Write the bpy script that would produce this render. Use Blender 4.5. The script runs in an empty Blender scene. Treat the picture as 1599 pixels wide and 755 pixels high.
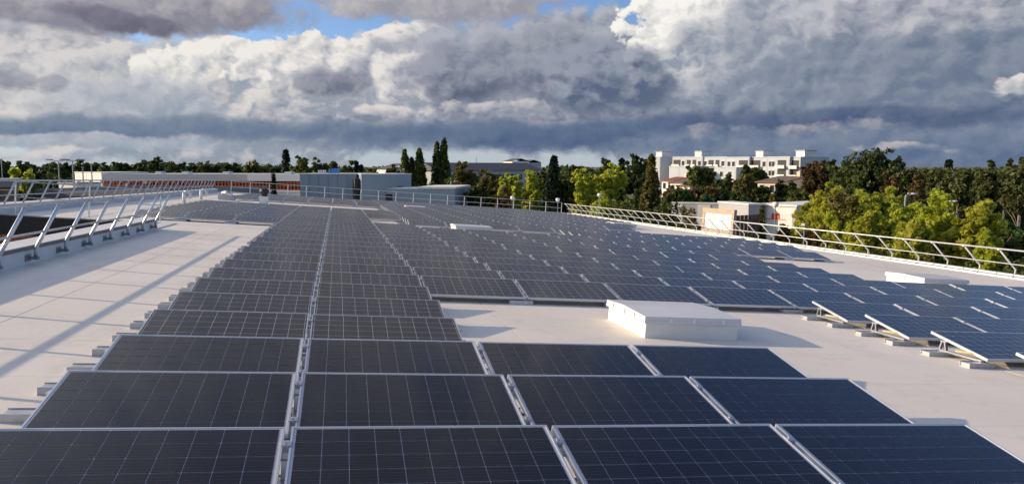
import bpy, math, random
import numpy as np
from mathutils import Matrix, Vector
random.seed(7)
rng = np.random.default_rng(7)
SC = bpy.context.scene
COL = SC.collection

# ------------------------------------------------------------------ camera, sky, sun, exposure
# Roof frame: X along the panel rows, Y away along the roof, Z off the roof; the roof itself falls gently.
FPX = 1177.23                                   # focal length in photograph pixels (1599 wide)
RC = np.array([[0.9718676, -0.2257542, 0.0671453],
               [0.0503586, -0.0793182, -0.9955766],
               [0.2300814, 0.9709499, -0.0657181]])       # roof frame -> camera (right, down, forward)
EYE = np.array([0.21307, -2.43786, 1.72268])    # eye in the roof frame
UPR = np.array([-0.07314897, -0.01832508, 0.99715266])    # plumb line seen in the roof frame
_x = np.array([1.0, 0, 0]) - UPR * UPR[0]; _x /= np.linalg.norm(_x)
_y = np.cross(UPR, _x)
M3 = np.array([_x, _y, UPR])                    # roof frame -> world
MR = Matrix([list(r) + [0] for r in M3.tolist()] + [[0, 0, 0, 1]])
EYEW = M3 @ EYE
RCW = RC @ M3.T                                 # world -> camera


def at(px, py, d):
    """World point at depth d (metres along the lens axis) on the sight line through a photograph pixel."""
    v = np.array([(px - 799.5) / FPX, (py - 377.5) / FPX, 1.0]) * d
    return Vector((EYEW + RCW.T @ v).tolist())


def ang(px, py):
    """Azimuth (from the lens axis, right positive) and elevation, in degrees, of a sight line."""
    v = RCW.T @ np.array([(px - 799.5) / FPX, (py - 377.5) / FPX, 1.0])
    return (math.degrees(math.atan2(v[0], v[1])) - CAZ, math.degrees(math.asin(v[2] / np.linalg.norm(v))))


_fw = RCW[2]
CAZ = math.degrees(math.atan2(_fw[0], _fw[1]))
cam_data = bpy.data.cameras.new('camera')
cam = bpy.data.objects.new('camera', cam_data); COL.objects.link(cam)
cam_data.sensor_fit = 'HORIZONTAL'; cam_data.sensor_width = 36.0
cam_data.lens = 36.0 * FPX / 1599.0
cam_data.clip_start = 0.05; cam_data.clip_end = 20000
cam.matrix_world = Matrix([[RCW[0][i], -RCW[1][i], -RCW[2][i], EYEW[i]] for i in range(3)] + [[0, 0, 0, 1]])
SC.camera = cam
SC.view_settings.view_transform = 'Standard'; SC.view_settings.look = 'None'
SC.view_settings.exposure = 0.22; SC.view_settings.gamma = 1.0; SC.view_settings.use_curve_mapping = False
SC.cycles.use_adaptive_sampling = True; SC.cycles.adaptive_threshold = 0.015; SC.cycles.adaptive_min_samples = 16
SC.cycles.max_bounces = 6; SC.cycles.transparent_max_bounces = 8

SUN = M3 @ np.array([-0.9110, 0.3200, 0.2555])          # towards the sun
SUN_EL = math.asin(SUN[2]); SUN_AZ = math.atan2(SUN[0], SUN[1])
sl = bpy.data.lights.new('sun', 'SUN'); sl.energy = 5.0; sl.angle = math.radians(0.5); sl.color = (1.0, 0.78, 0.52)
sun = bpy.data.objects.new('sun', sl); COL.objects.link(sun)
sun.rotation_euler = Vector(SUN.tolist()).to_track_quat('Z', 'Y').to_euler()

world = bpy.data.worlds.new('World'); SC.world = world; world.use_nodes = True
world.cycles.sampling_method = 'MANUAL'; world.cycles.sample_map_resolution = 512
wt = world.node_tree; wt.nodes.clear(); WN = wt.nodes; WL = wt.links


class E:
    """A scalar socket with arithmetic, so the cloud formulas can be written as formulas."""
    def __init__(s, sock): s.s = sock
    def _op(s, op, b=None, c=None):
        n = WN.new('ShaderNodeMath'); n.operation = op
        for i, v in enumerate((s, b, c)):
            if v is None: continue
            if isinstance(v, E): WL.new(v.s, n.inputs[i])
            else: n.inputs[i].default_value = v
        return E(n.outputs[0])
    def __add__(s, o): return s._op('ADD', o)
    __radd__ = __add__
    def __mul__(s, o): return s._op('MULTIPLY', o)
    __rmul__ = __mul__
    def __sub__(s, o): return s._op('SUBTRACT', o)
    def __neg__(s): return s._op('MULTIPLY', -1.0)
    def __rsub__(s, o): return (-s) + o
    def clamp(s):
        r = s._op('ADD', 0.0); r.s.node.use_clamp = True; return r


def smooth(e, lo, hi):
    n = WN.new('ShaderNodeMapRange'); n.interpolation_type = 'SMOOTHSTEP'
    WL.new(e.s, n.inputs['Value']); n.inputs['From Min'].default_value = lo; n.inputs['From Max'].default_value = hi
    n.inputs['To Min'].default_value = 0.0; n.inputs['To Max'].default_value = 1.0
    return E(n.outputs[0])


def mixc(f, a, b):
    n = WN.new('ShaderNodeMix'); n.data_type = 'RGBA'
    for sock, v in ((n.inputs[0], f), (n.inputs[6], a), (n.inputs[7], b)):
        if isinstance(v, E): WL.new(v.s, sock)
        elif isinstance(v, (int, float)): sock.default_value = v
        elif isinstance(v, tuple): sock.default_value = (*v, 1)
        else: WL.new(v, sock)
    return n.outputs[2]


def vmath(op, a, b):
    n = WN.new('ShaderNodeVectorMath'); n.operation = op
    for i, v in enumerate((a, b)):
        if isinstance(v, tuple): n.inputs[i].default_value = v
        else: WL.new(v, n.inputs[i])
    return n.outputs[0]


def srgb(r, g, b):
    f = lambda c: c / 12.92 if c <= 0.04045 else ((c + 0.055) / 1.055) ** 2.4
    return tuple(f(c / 255.0) for c in (r, g, b))


def noise(vec, scale, detail=8, rough=0.55, color=False):
    n = WN.new('ShaderNodeTexNoise'); n.noise_dimensions = '3D'
    WL.new(vec, n.inputs['Vector']); n.inputs['Scale'].default_value = scale
    n.inputs['Detail'].default_value = detail; n.inputs['Roughness'].default_value = rough
    return n.outputs['Color'] if color else E(n.outputs['Fac'])


KSKY = 0.1; KC = KSKY * 2 ** 0.22                                                  # world strength
tc = WN.new('ShaderNodeTexCoord'); DIR = tc.outputs['Generated']
rot = WN.new('ShaderNodeVectorRotate'); rot.rotation_type = 'Z_AXIS'
WL.new(DIR, rot.inputs['Vector']); rot.inputs['Angle'].default_value = math.radians(CAZ)
RD = rot.outputs[0]                                         # direction with the lens axis along +Y
sep = WN.new('ShaderNodeSeparateXYZ'); WL.new(RD, sep.inputs[0])
DX, DY, DZ = (E(o) for o in sep.outputs)
AZ = DX._op('ARCTAN2', DY) * math.degrees(1)
EL = DZ._op('ARCSINE') * math.degrees(1)
# billow field on the direction itself (seamless all round); stretched so banks lie flat
P0 = vmath('MULTIPLY', RD, (1.0, 1.0, 1.3))
wc = noise(P0, 5.0, 4, 0.5, True)
P1 = vmath('ADD', P0, vmath('MULTIPLY', vmath('SUBTRACT', wc, (0.5, 0.5, 0.5)), (0.05, 0.05, 0.05)))
lit_step = (-0.010, 0.0, 0.012)
P2 = vmath('ADD', P1, lit_step)
def puffs(vec, scale, detail):
    n = WN.new('ShaderNodeTexVoronoi'); n.voronoi_dimensions = '3D'; n.feature = 'SMOOTH_F1'
    WL.new(vec, n.inputs['Vector']); n.inputs['Scale'].default_value = scale; n.normalize = True
    n.inputs['Detail'].default_value = detail; n.inputs['Roughness'].default_value = 0.5
    n.inputs['Lacunarity'].default_value = 2.4; n.inputs['Smoothness'].default_value = 0.25
    return 1.0 - E(n.outputs['Distance'])


nA = noise(P1, 9.0, 7, 0.55); nA2 = noise(P2, 9.0, 4, 0.55)
P3 = vmath('ADD', P1, vmath('MULTIPLY', vmath('SUBTRACT', noise(P0, 40.0, 3, 0.6, True), (0.5, 0.5, 0.5)), (0.024, 0.024, 0.024)))
nB = puffs(P3, 22.0, 2.0); nB2 = puffs(vmath('ADD', P3, lit_step), 22.0, 2.0)
relief = (nA - nA2) * 1.7 + (nB - nB2) * 7.0                # + where the puff faces the sun
edge = (nA - 0.5) * 1.5 + (nB - 0.62) * 2.4
wsep = WN.new('ShaderNodeSeparateColor'); WL.new(noise(P0, 16.0, 4, 0.6, True), wsep.inputs[0])
WAZ = AZ + (E(wsep.outputs[0]) - 0.5) * 3.0
WEL = EL + (E(wsep.outputs[1]) - 0.5) * 1.6

sky = WN.new('ShaderNodeTexSky'); sky.sky_type = 'NISHITA'; sky.sun_disc = False
sky.sun_elevation = SUN_EL; sky.sun_rotation = SUN_AZ
sky.air_density = 1.0; sky.dust_density = 0.6; sky.ozone_density = 2.0
blue = vmath('MULTIPLY', sky.outputs[0], (0.95, 1.08, 1.42))
C = blue


def bank(px, py, rx, ry, bright, dark, soft=0.5, op=1.0, e=0.8, tilt=0.0, lk=0.6, rk=0.5, bias=0.5):
    """One cloud bank centred on a sight line, radii in photograph pixels; its puffs are lit from the sun's side."""
    global C
    a0, e0 = ang(px, py); s = 0.0487
    du = (WAZ - a0) * (1.0 / (rx * s)); dv = (WEL - e0) * (1.0 / (ry * s))
    if tilt: dv = dv + du * (tilt * rx / ry)
    t = 1.0 - du * du - dv * dv + edge * e
    al = smooth(t, 0.0, soft) * op
    l = (dv * 0.75 - du * 0.55) * lk + relief * rk + bias
    col = mixc(l.clamp(), tuple(c / KC for c in dark), tuple(c / KC for c in bright))
    C = mixc(al, C, col)


def layer(al, col):
    global C
    C = mixc(al, C, tuple(c / KC for c in col) if isinstance(col, tuple) else col)
WHITE = srgb(238, 232, 226); CREAM = srgb(226, 218, 212); GREY = srgb(158, 163, 174); MID = srgb(128, 136, 152)
SLATE = srgb(98, 110, 132); DARK = srgb(84, 96, 120); MAUVE = srgb(108, 108, 124); LOW = srgb(70, 92, 128)
# pale clear air above the horizon, then thin high cloud everywhere in and out of frame
layer(smooth(EL, 7.0, -1.0) * 0.85, srgb(186, 198, 210))
SL = [float(v) for v in Vector(SUN.tolist())]
gs = WN.new('ShaderNodeVectorMath'); gs.operation = 'DOT_PRODUCT'; WL.new(DIR, gs.inputs[0]); gs.inputs[1].default_value = SL
GLOW = smooth(E(gs.outputs['Value']), 0.45, 0.99)                                  # out-of-view cloud brightened towards the sun, added to lift the shade
gap = smooth(AZ + EL * 0.25 + (nA - 0.5) * 24.0, 12.0, 32.0) * smooth(EL, 14.0, 20.0) * (1.0 - smooth(AZ, 120.0, 150.0))   # clear opening high on the right
hi = smooth(nA + (nB - 0.6) * 0.3 + (1.0 - smooth(AZ, -8.0, 16.0)) * 0.14, 0.36, 0.60) * smooth(EL, 12.0, 17.0) * (1.0 - gap * 0.97)
hic = mixc((relief * 0.6 + 0.45).clamp(), tuple(c / KC for c in srgb(136, 138, 148)), tuple(c / KC for c in srgb(206, 203, 203)))
hic = mixc(GLOW, hic, tuple(c / KC * 2.2 for c in srgb(228, 230, 232)))
layer(hi * (0.92 - smooth(EL, 26.0, 54.0) * 0.66), hic)
# far bank, left to right
bank(20, 105, 210, 75, srgb(208, 203, 205), srgb(150, 156, 168), 0.6, 1.0, 0.7, bias=0.5)
bank(330, 165, 330, 90, srgb(214, 210, 209), srgb(146, 156, 171), 0.4, 1.0, 0.75, bias=0.35)
bank(390, 118, 140, 48, srgb(240, 235, 228), srgb(152, 162, 176), 0.14, 1.0, 0.8, bias=0.42, lk=0.8)
bank(280, 155, 200, 36, srgb(182, 188, 196), srgb(158, 167, 180), 1.2, 0.75, 0.9, bias=0.5, rk=0.28)
bank(620, 140, 260, 85, srgb(214, 208, 206), srgb(128, 138, 154), 0.5, 1.0, 0.7, bias=0.38)
bank(495, 120, 115, 62, srgb(240, 234, 228), srgb(150, 158, 172), 0.14, 1.0, 0.85, bias=0.45, lk=0.7)
bank(640, 75, 70, 36, WHITE, srgb(160, 166, 178), 0.3, 0.95, 0.9, lk=0.7)
bank(870, 130, 300, 112, srgb(176, 179, 189), srgb(112, 122, 143), 0.45, 1.0, 0.85, bias=0.42, rk=0.42)
bank(640, 130, 60, 42, WHITE, srgb(160, 164, 176), 0.7, 0.85, 1.2, lk=0.7)
# the high grey deck at the top of the view
bank(95, -8, 355, 46, srgb(186, 182, 185), srgb(138, 138, 151), 0.5, 1.0, 0.6, bias=0.48, rk=0.35)
bank(665, -28, 252, 63, srgb(196, 192, 194), srgb(152, 153, 164), 0.5, 1.0, 0.7, bias=0.52, rk=0.35)
bank(190, 28, 80, 17, srgb(116, 114, 132), srgb(98, 98, 116), 0.9, 0.85, 1.0, tilt=0.08)
# right hand storm bank with its sunlit shoulder
bank(1390, 110, 420, 170, srgb(160, 166, 179), srgb(98, 113, 139), 0.5, 1.0, 0.6, bias=0.36, lk=0.3, rk=0.32)
bank(1140, 50, 150, 100, srgb(248, 244, 238), srgb(146, 155, 170), 0.14, 1.0, 0.85, bias=0.42, lk=0.8)
bank(1290, 100, 250, 110, srgb(158, 164, 177), srgb(112, 125, 147), 0.9, 0.8, 0.8, bias=0.4, rk=0.35)
bank(1450, 20, 220, 36, srgb(200, 199, 204), srgb(134, 142, 158), 0.9, 0.8, 0.9)
bank(1180, 205, 300, 45, srgb(142, 150, 166), srgb(92, 106, 132), 0.7, 0.9, 0.6, bias=0.35)
# dark lumps in front
bank(505, 128, 62, 27, srgb(150, 152, 166), srgb(108, 114, 133), 0.9, 0.92, 1.5, lk=0.9)
bank(730, 118, 90, 42, srgb(146, 150, 166), srgb(90, 99, 122), 0.9, 0.92, 1.4, lk=0.9)
bank(840, 100, 110, 60, srgb(150, 155, 168), srgb(106, 116, 137), 0.9, 0.8, 1.2, rk=0.42)
bank(960, 122, 115, 52, srgb(150, 157, 172), srgb(88, 101, 127), 0.8, 0.9, 1.2, lk=0.9)
bank(22, 123, 32, 15, srgb(150, 152, 166), srgb(122, 127, 144), 1.0, 0.8, 1.6)
bank(85, 131, 20, 13, srgb(156, 158, 170), srgb(134, 139, 154), 1.0, 0.75, 1.6)
# low bright streaks and puffs
bank(610, 172, 60, 9, CREAM, srgb(168, 170, 180), 0.9, 0.85, 1.5)
bank(760, 168, 110, 10, srgb(210, 203, 202), srgb(146, 153, 168), 1.0, 0.8, 1.6)
bank(420, 158, 110, 20, srgb(214, 209, 207), srgb(140, 148, 164), 0.9, 0.75, 1.4)
bank(880, 195, 80, 8, srgb(198, 192, 194), srgb(140, 148, 164), 1.0, 0.7, 1.7)
# the flat dark base across the whole view
bank(240, 199, 560, 20, srgb(122, 138, 158), srgb(98, 116, 143), 1.0, 0.92, 0.26, tilt=-0.012, bias=0.42, rk=0.24)
bank(900, 212, 560, 30, srgb(108, 124, 148), srgb(76, 96, 131), 0.9, 0.97, 0.24, tilt=-0.012, bias=0.40, rk=0.24)
bank(1400, 230, 480, 38, srgb(130, 141, 160), srgb(92, 111, 141), 1.0, 0.95, 0.45, bias=0.42, rk=0.28)
bank(1270, 186, 280, 17, srgb(98, 111, 138), srgb(76, 93, 125), 0.9, 0.85, 0.6)
bank(1290, 199, 110, 10, srgb(190, 185, 188), srgb(128, 137, 156), 1.3, 0.6, 1.8)
bank(1130, 202, 50, 9, srgb(176, 174, 182), srgb(124, 134, 154), 1.3, 0.5, 1.8)
bank(1420, 228, 60, 6, srgb(206, 197, 195), srgb(132, 142, 160), 1.3, 0.65, 1.8)
bank(1590, 138, 30, 12, WHITE, srgb(170, 174, 184), 0.8, 0.85, 1.6)
bank(60, 218, 260, 11, srgb(192, 195, 201), srgb(154, 166, 182), 0.9, 0.8, 0.8, rk=0.35)
bank(230, 226, 120, 8, srgb(176, 183, 194), srgb(150, 164, 182), 1.0, 0.35, 0.8, rk=0.28)
bank(50, 243, 90, 7, srgb(212, 207, 206), srgb(160, 171, 186), 0.9, 0.8, 1.3)

bg = WN.new('ShaderNodeBackground'); bg.inputs['Strength'].default_value = KSKY
WL.new(C, bg.inputs['Color'])
wo = WN.new('ShaderNodeOutputWorld'); WL.new(bg.outputs[0], wo.inputs[0])
# ------------------------------------------------------------------ helpers
MATS = {}


def mat(name, color, rough=0.6, metal=0.0, spec=0.5, var=0.0, vscale=2.0, bump=0.0, bscale=30.0, coat=0.0, vcol=None):
    """A node material: base colour with procedural variation and fine relief."""
    m = bpy.data.materials.new(name); m.use_nodes = True; MATS[name] = m
    nt = m.node_tree; b = nt.nodes['Principled BSDF']
    b.inputs['Roughness'].default_value = rough; b.inputs['Metallic'].default_value = metal
    b.inputs['Specular IOR Level'].default_value = spec; b.inputs['Coat Weight'].default_value = coat
    b.inputs['Base Color'].default_value = (*color, 1)
    if var or bump:
        t = nt.nodes.new('ShaderNodeTexCoord')
    if var:
        n = nt.nodes.new('ShaderNodeTexNoise'); n.inputs['Scale'].default_value = vscale; n.inputs['Detail'].default_value = 6
        nt.links.new(t.outputs['Object'], n.inputs['Vector'])
        r = nt.nodes.new('ShaderNodeMapRange'); r.inputs['From Min'].default_value = 0.3; r.inputs['From Max'].default_value = 0.7
        nt.links.new(n.outputs['Fac'], r.inputs['Value'])
        x = nt.nodes.new('ShaderNodeMix'); x.data_type = 'RGBA'
        x.inputs[6].default_value = (*color, 1)
        v2 = vcol if vcol else tuple(c * (1 - var) for c in color)
        x.inputs[7].default_value = (*v2, 1)
        nt.links.new(r.outputs[0], x.inputs[0]); nt.links.new(x.outputs[2], b.inputs['Base Color'])
    if bump:
        n = nt.nodes.new('ShaderNodeTexNoise'); n.inputs['Scale'].default_value = bscale; n.inputs['Detail'].default_value = 4
        nt.links.new(t.outputs['Object'], n.inputs['Vector'])
        k = nt.nodes.new('ShaderNodeBump'); k.inputs['Strength'].default_value = bump; k.inputs['Distance'].default_value = 0.01
        nt.links.new(n.outputs['Fac'], k.inputs['Height']); nt.links.new(k.outputs[0], b.inputs['Normal'])
    return m


class MB:
    """Collects boxes, bars and sheets; build() links them as one mesh object."""
    def __init__(s): s.v = []; s.f = []; s.mi = []; s.uv = {}
    def quad(s, pts, mi=0):
        n = len(s.v); s.v += [tuple(p) for p in pts]; s.f.append(tuple(range(n, n + len(pts)))); s.mi.append(mi); return s
    def box(s, x0, x1, y0, y1, z0, z1, mi=0, tf=None):
        n = len(s.v)
        p = [(x0, y0, z0), (x1, y0, z0), (x1, y1, z0), (x0, y1, z0), (x0, y0, z1), (x1, y0, z1), (x1, y1, z1), (x0, y1, z1)]
        s.v += [tf(*q) for q in p] if tf else p
        for f in ((0, 3, 2, 1), (4, 5, 6, 7), (0, 1, 5, 4), (1, 2, 6, 5), (2, 3, 7, 6), (3, 0, 4, 7)):
            s.f.append(tuple(n + i for i in f)); s.mi.append(mi)
        return s
    def tube(s, pts, r, k=8, mi=0, cap=True):
        pts = [Vector(p) for p in pts]; n0 = len(s.v); rs = r if isinstance(r, (list, tuple)) else [r] * len(pts)
        for i, p in enumerate(pts):
            d = (pts[min(i + 1, len(pts) - 1)] - pts[max(i - 1, 0)]).normalized()
            u = d.cross(Vector((0, 0, 1)) if abs(d.z) < 0.9 else Vector((1, 0, 0))).normalized(); w = d.cross(u)
            for j in range(k):
                a = 2 * math.pi * j / k; s.v.append(tuple(p + (u * math.cos(a) + w * math.sin(a)) * rs[i]))
        for i in range(len(pts) - 1):
            for j in range(k):
                a, b = n0 + i * k + j, n0 + i * k + (j + 1) % k
                s.f.append((a, b, b + k, a + k)); s.mi.append(mi)
        if cap:
            s.f.append(tuple(n0 + j for j in reversed(range(k)))); s.mi.append(mi)
            s.f.append(tuple(n0 + (len(pts) - 1) * k + j for j in range(k))); s.mi.append(mi)
        return s
    def lathe(s, prof, k=16, mi=0, at=(0, 0, 0)):
        n0 = len(s.v)
        for r, z in prof:
            for j in range(k):
                a = 2 * math.pi * j / k; s.v.append((at[0] + r * math.cos(a), at[1] + r * math.sin(a), at[2] + z))
        for i in range(len(prof) - 1):
            for j in range(k):
                a, b = n0 + i * k + j, n0 + i * k + (j + 1) % k
                s.f.append((a, b, b + k, a + k)); s.mi.append(mi)
        s.f.append(tuple(n0 + (len(prof) - 1) * k + j for j in range(k))); s.mi.append(mi)
        return s
    def mesh(s, name, mats):
        me = bpy.data.meshes.new(name); me.from_pydata(s.v, [], s.f)
        for m in (mats if isinstance(mats, (list, tuple)) else [mats]): me.materials.append(MATS[m] if isinstance(m, str) else m)
        me.polygons.foreach_set('material_index', s.mi); me.update(); return me
    def build(s, name, mats, parent=None, smooth=False):
        me = s.mesh(name, mats)
        if smooth:
            me.polygons.foreach_set('use_smooth', [True] * len(me.polygons))
        return link(name, me, parent)


def link(name, me, parent=None):
    o = bpy.data.objects.new(name, me); COL.objects.link(o)
    if parent: o.parent = parent
    return o


def tag(o, label=None, cat=None, group=None, kind=None):
    if label: o['label'] = label
    if cat: o['category'] = cat
    if group: o['group'] = group
    if kind: o['kind'] = kind
    return o


def thing(name, mw, label, cat, group=None):
    o = bpy.data.objects.new(name, None); COL.objects.link(o); o.empty_display_size = 0.3
    o.matrix_world = mw
    return tag(o, label, cat, group)


def roofm(x, y, z=0.0, rz=0.0):
    return MR @ Matrix.Translation((x, y, z)) @ Matrix.Rotation(rz, 4, 'Z')


def wm(p, rz=0.0, sc=(1, 1, 1)):
    return Matrix.Translation(p) @ Matrix.Rotation(rz, 4, 'Z') @ Matrix.Diagonal((*sc, 1))


ORD = ('zeroth first second third fourth fifth sixth seventh eighth ninth tenth eleventh twelfth thirteenth fourteenth fifteenth '
       'sixteenth seventeenth eighteenth nineteenth twentieth').split()
ORD += ['twenty-' + w for w in ORD[1:10]] + ['thirtieth'] + ['thirty-' + w for w in ORD[1:10]] + ['fortieth'] + ['forty-' + w for w in ORD[1:10]]

# ------------------------------------------------------------------ materials
def membrane_material():
    """Pale roofing membrane: slow tone drift, dried puddle edges, dirt specks, scuffs and fine relief."""
    m = bpy.data.materials.new('membrane'); m.use_nodes = True; MATS['membrane'] = m
    nt = m.node_tree; N = nt.nodes; L = nt.links; b = N['Principled BSDF']; b.inputs['Roughness'].default_value = 0.55
    g = N.new('ShaderNodeNewGeometry')

    def nz(scale, detail=5, rough=0.55, sx=1.0, sy=1.0):
        mp = N.new('ShaderNodeMapping'); mp.inputs['Scale'].default_value = (sx, sy, 1); L.new(g.outputs['Position'], mp.inputs['Vector'])
        n = N.new('ShaderNodeTexNoise'); n.inputs['Scale'].default_value = scale; n.inputs['Detail'].default_value = detail; n.inputs['Roughness'].default_value = rough
        L.new(mp.outputs[0], n.inputs['Vector']); return n.outputs['Fac']

    def ramp(sock, stops):
        r = N.new('ShaderNodeValToRGB'); L.new(sock, r.inputs[0]); el = r.color_ramp.elements
        el[0].position, el[0].color = stops[0][0], (stops[0][1],) * 3 + (1,)
        el[1].position, el[1].color = stops[-1][0], (stops[-1][1],) * 3 + (1,)
        for p, v in stops[1:-1]:
            q = el.new(p); q.color = (v, v, v, 1)
        return r.outputs[0]

    def mul(a_, b_, f=1.0):
        x = N.new('ShaderNodeMix'); x.data_type = 'RGBA'; x.blend_type = 'MULTIPLY'; x.inputs[0].default_value = f
        L.new(a_, x.inputs[6]); L.new(b_, x.inputs[7]); return x.outputs[2]
    c = N.new('ShaderNodeRGB'); c.outputs[0].default_value = (0.86, 0.795, 0.71, 1); o = c.outputs[0]
    o = mul(o, ramp(nz(0.22, 6), [(0.32, 0.85), (0.68, 1.0)]))
    o = mul(o, ramp(nz(0.55, 4), [(0.0, 1.0), (0.53, 1.0), (0.555, 0.93), (0.575, 1.0), (1.0, 1.0)]))
    o = mul(o, ramp(nz(0.9, 8, 0.7, 1.0, 0.22), [(0.30, 0.88), (0.5, 1.0)]))
    o = mul(o, ramp(nz(14.0, 3, 0.6), [(0.24, 0.72), (0.33, 1.0)]))
    o = mul(o, ramp(nz(60.0, 2), [(0.25, 0.93), (0.7, 1.0)]))
    L.new(o, b.inputs['Base Color'])
    k = N.new('ShaderNodeBump'); k.inputs['Strength'].default_value = 0.25; k.inputs['Distance'].default_value = 0.012
    L.new(nz(1.6, 5), k.inputs['Height']); L.new(k.outputs[0], b.inputs['Normal'])


membrane_material()
mat('membrane_joint', (0.24, 0.235, 0.23), 0.8)
mat('coping', (0.74, 0.73, 0.71), 0.45, var=0.1, vscale=3)
mat('upstand', (0.62, 0.63, 0.64), 0.5, var=0.12, vscale=2)
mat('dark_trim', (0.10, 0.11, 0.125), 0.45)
mat('dark_cladding', (0.012, 0.012, 0.014), 0.55, var=0.3, vscale=4)
mat('brick_orange', (0.34, 0.13, 0.06), 0.8, var=0.4, vscale=8)
mat('alu', (0.66, 0.67, 0.69), 0.32, metal=0.85, var=0.15, vscale=6)
mat('alu_frame', (0.62, 0.66, 0.72), 0.35, metal=0.6)
mat('galv', (0.55, 0.57, 0.60), 0.42, metal=0.5, var=0.25, vscale=12)
mat('rail_white', (0.72, 0.72, 0.71), 0.35, metal=0.25, var=0.1, vscale=5)
mat('white_paint', (0.74, 0.73, 0.70), 0.4, var=0.08, vscale=4)
mat('lid_plastic', (0.62, 0.63, 0.66), 0.3, var=0.05, vscale=3)
mat('steel_galv', (0.20, 0.22, 0.25), 0.45, metal=0.4)
mat('steel_dark', (0.05, 0.05, 0.055), 0.5)
mat('cable', (0.55, 0.47, 0.22), 0.5)
mat('black_cap', (0.02, 0.02, 0.022), 0.5)
mat('facade', (0.50, 0.50, 0.49), 0.7, var=0.15, vscale=0.6)


def pv_material(name, lines=True, hue=(0.0062, 0.0066, 0.0105)):
    """Polycrystalline cells under glass: ten by six cells, silver gaps and busbars, all in UV metres."""
    m = bpy.data.materials.new(name); m.use_nodes = True; MATS[name] = m
    nt = m.node_tree; N = nt.nodes; L = nt.links; b = N['Principled BSDF']
    b.inputs['Roughness'].default_value = 0.16; b.inputs['IOR'].default_value = 1.38
    uv = N.new('ShaderNodeUVMap'); s = N.new('ShaderNodeSeparateXYZ'); L.new(uv.outputs[0], s.inputs[0])

    def mth(op, a, bb=None):
        n = N.new('ShaderNodeMath'); n.operation = op
        for i, v in enumerate((a, bb)):
            if v is None: continue
            if isinstance(v, (int, float)): n.inputs[i].default_value = v
            else: L.new(v, n.inputs[i])
        return n.outputs[0]

    def stripes(sock, pitch, half, off):
        f = mth('FRACT', mth('DIVIDE', mth('ADD', sock, off), pitch))
        d = mth('ABSOLUTE', mth('SUBTRACT', f, 0.5))
        return mth('GREATER_THAN', d, 0.5 - half / pitch)
    gu = stripes(s.outputs[0], 0.1588, 0.0021, -0.031); gv = stripes(s.outputs[1], 0.1575, 0.0019, -0.0225)
    grid = mth('MAXIMUM', gu, gv)
    bus = stripes(s.outputs[1], 0.1575 / 5, 0.0008, -0.0225 + 0.0157)
    ox = N.new('ShaderNodeObjectInfo')
    cell = N.new('ShaderNodeTexVoronoi'); cell.inputs['Scale'].default_value = 70.0
    L.new(uv.outputs[0], cell.inputs['Vector'])
    mx = N.new('ShaderNodeMix'); mx.data_type = 'RGBA'
    mx.inputs[6].default_value = (*hue, 1); mx.inputs[7].default_value = (hue[0] * 1.5, hue[1] * 1.6, hue[2] * 1.9, 1)
    rnd = mth('MULTIPLY', mth('ADD', mth('MULTIPLY', cell.outputs['Color'], 0.5), ox.outputs['Random']), 0.65)
    L.new(rnd, mx.inputs[0])
    mb = N.new('ShaderNodeMix'); mb.data_type = 'RGBA'; L.new(mth('MULTIPLY', bus, 0.55), mb.inputs[0])
    L.new(mx.outputs[2], mb.inputs[6]); mb.inputs[7].default_value = (0.12, 0.12, 0.13, 1)
    if lines:
        mg = N.new('ShaderNodeMix'); mg.data_type = 'RGBA'; L.new(grid, mg.inputs[0])
        L.new(mb.outputs[2], mg.inputs[6]); mg.inputs[7].default_value = (0.42, 0.42, 0.46, 1)
        dz = N.new('ShaderNodeTexNoise'); dz.inputs['Scale'].default_value = 9.0; dz.inputs['Detail'].default_value = 5; L.new(uv.outputs[0], dz.inputs['Vector'])
        low = mth('MULTIPLY', mth('MAXIMUM', mth('SUBTRACT', 1.0, mth('DIVIDE', s.outputs[1], 0.16)), 0.06), mth('MULTIPLY', dz.outputs['Fac'], 0.55))
        md = N.new('ShaderNodeMix'); md.data_type = 'RGBA'; L.new(low, md.inputs[0])          # dust gathers along the lower edge
        L.new(mg.outputs[2], md.inputs[6]); md.inputs[7].default_value = (0.13, 0.12, 0.105, 1)
        L.new(md.outputs[2], b.inputs['Base Color'])
    else:
        L.new(mb.outputs[2], b.inputs['Base Color'])
    nz = N.new('ShaderNodeTexNoise'); nz.inputs['Scale'].default_value = 3.0; L.new(ox.outputs['Location'], nz.inputs['Vector'])
    t = N.new('ShaderNodeTexCoord'); dn = N.new('ShaderNodeTexNoise'); dn.inputs['Scale'].default_value = 2.5; dn.inputs['Detail'].default_value = 5
    L.new(t.outputs['Object'], dn.inputs['Vector'])
    mr = N.new('ShaderNodeMapRange'); mr.inputs['From Min'].default_value = 0.3; mr.inputs['From Max'].default_value = 0.75
    mr.inputs['To Min'].default_value = 0.09; mr.inputs['To Max'].default_value = 0.18
    L.new(dn.outputs['Fac'], mr.inputs['Value']); L.new(mr.outputs[0], b.inputs['Roughness'])
    return m


pv_material('pv_glass'); pv_material('pv_cell', False)
mat('backsheet', (0.52, 0.52, 0.56), 0.12)

# ------------------------------------------------------------------ the roof (structure) and its membrane
ZR = -0.115
XL, XR, YB, YF = -10.75, 24.25, 72.0, -7.0
PX0, PY0, PY1 = -5.02, 1.0, 25.05                           # patio opening: right edge, front and back
DROP = -9.0
rb = MB()
for x0, x1, y0, y1 in ((PX0, XR, YF, PY1), (XL, XR, PY1, YB), (XL, PX0, YF, PY0)):
    rb.box(x0, x1, y0, y1, ZR - 0.35, ZR - 0.004)
roof = rb.build('roof', 'membrane_joint'); roof.matrix_world = MR; tag(roof, kind='structure')
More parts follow.
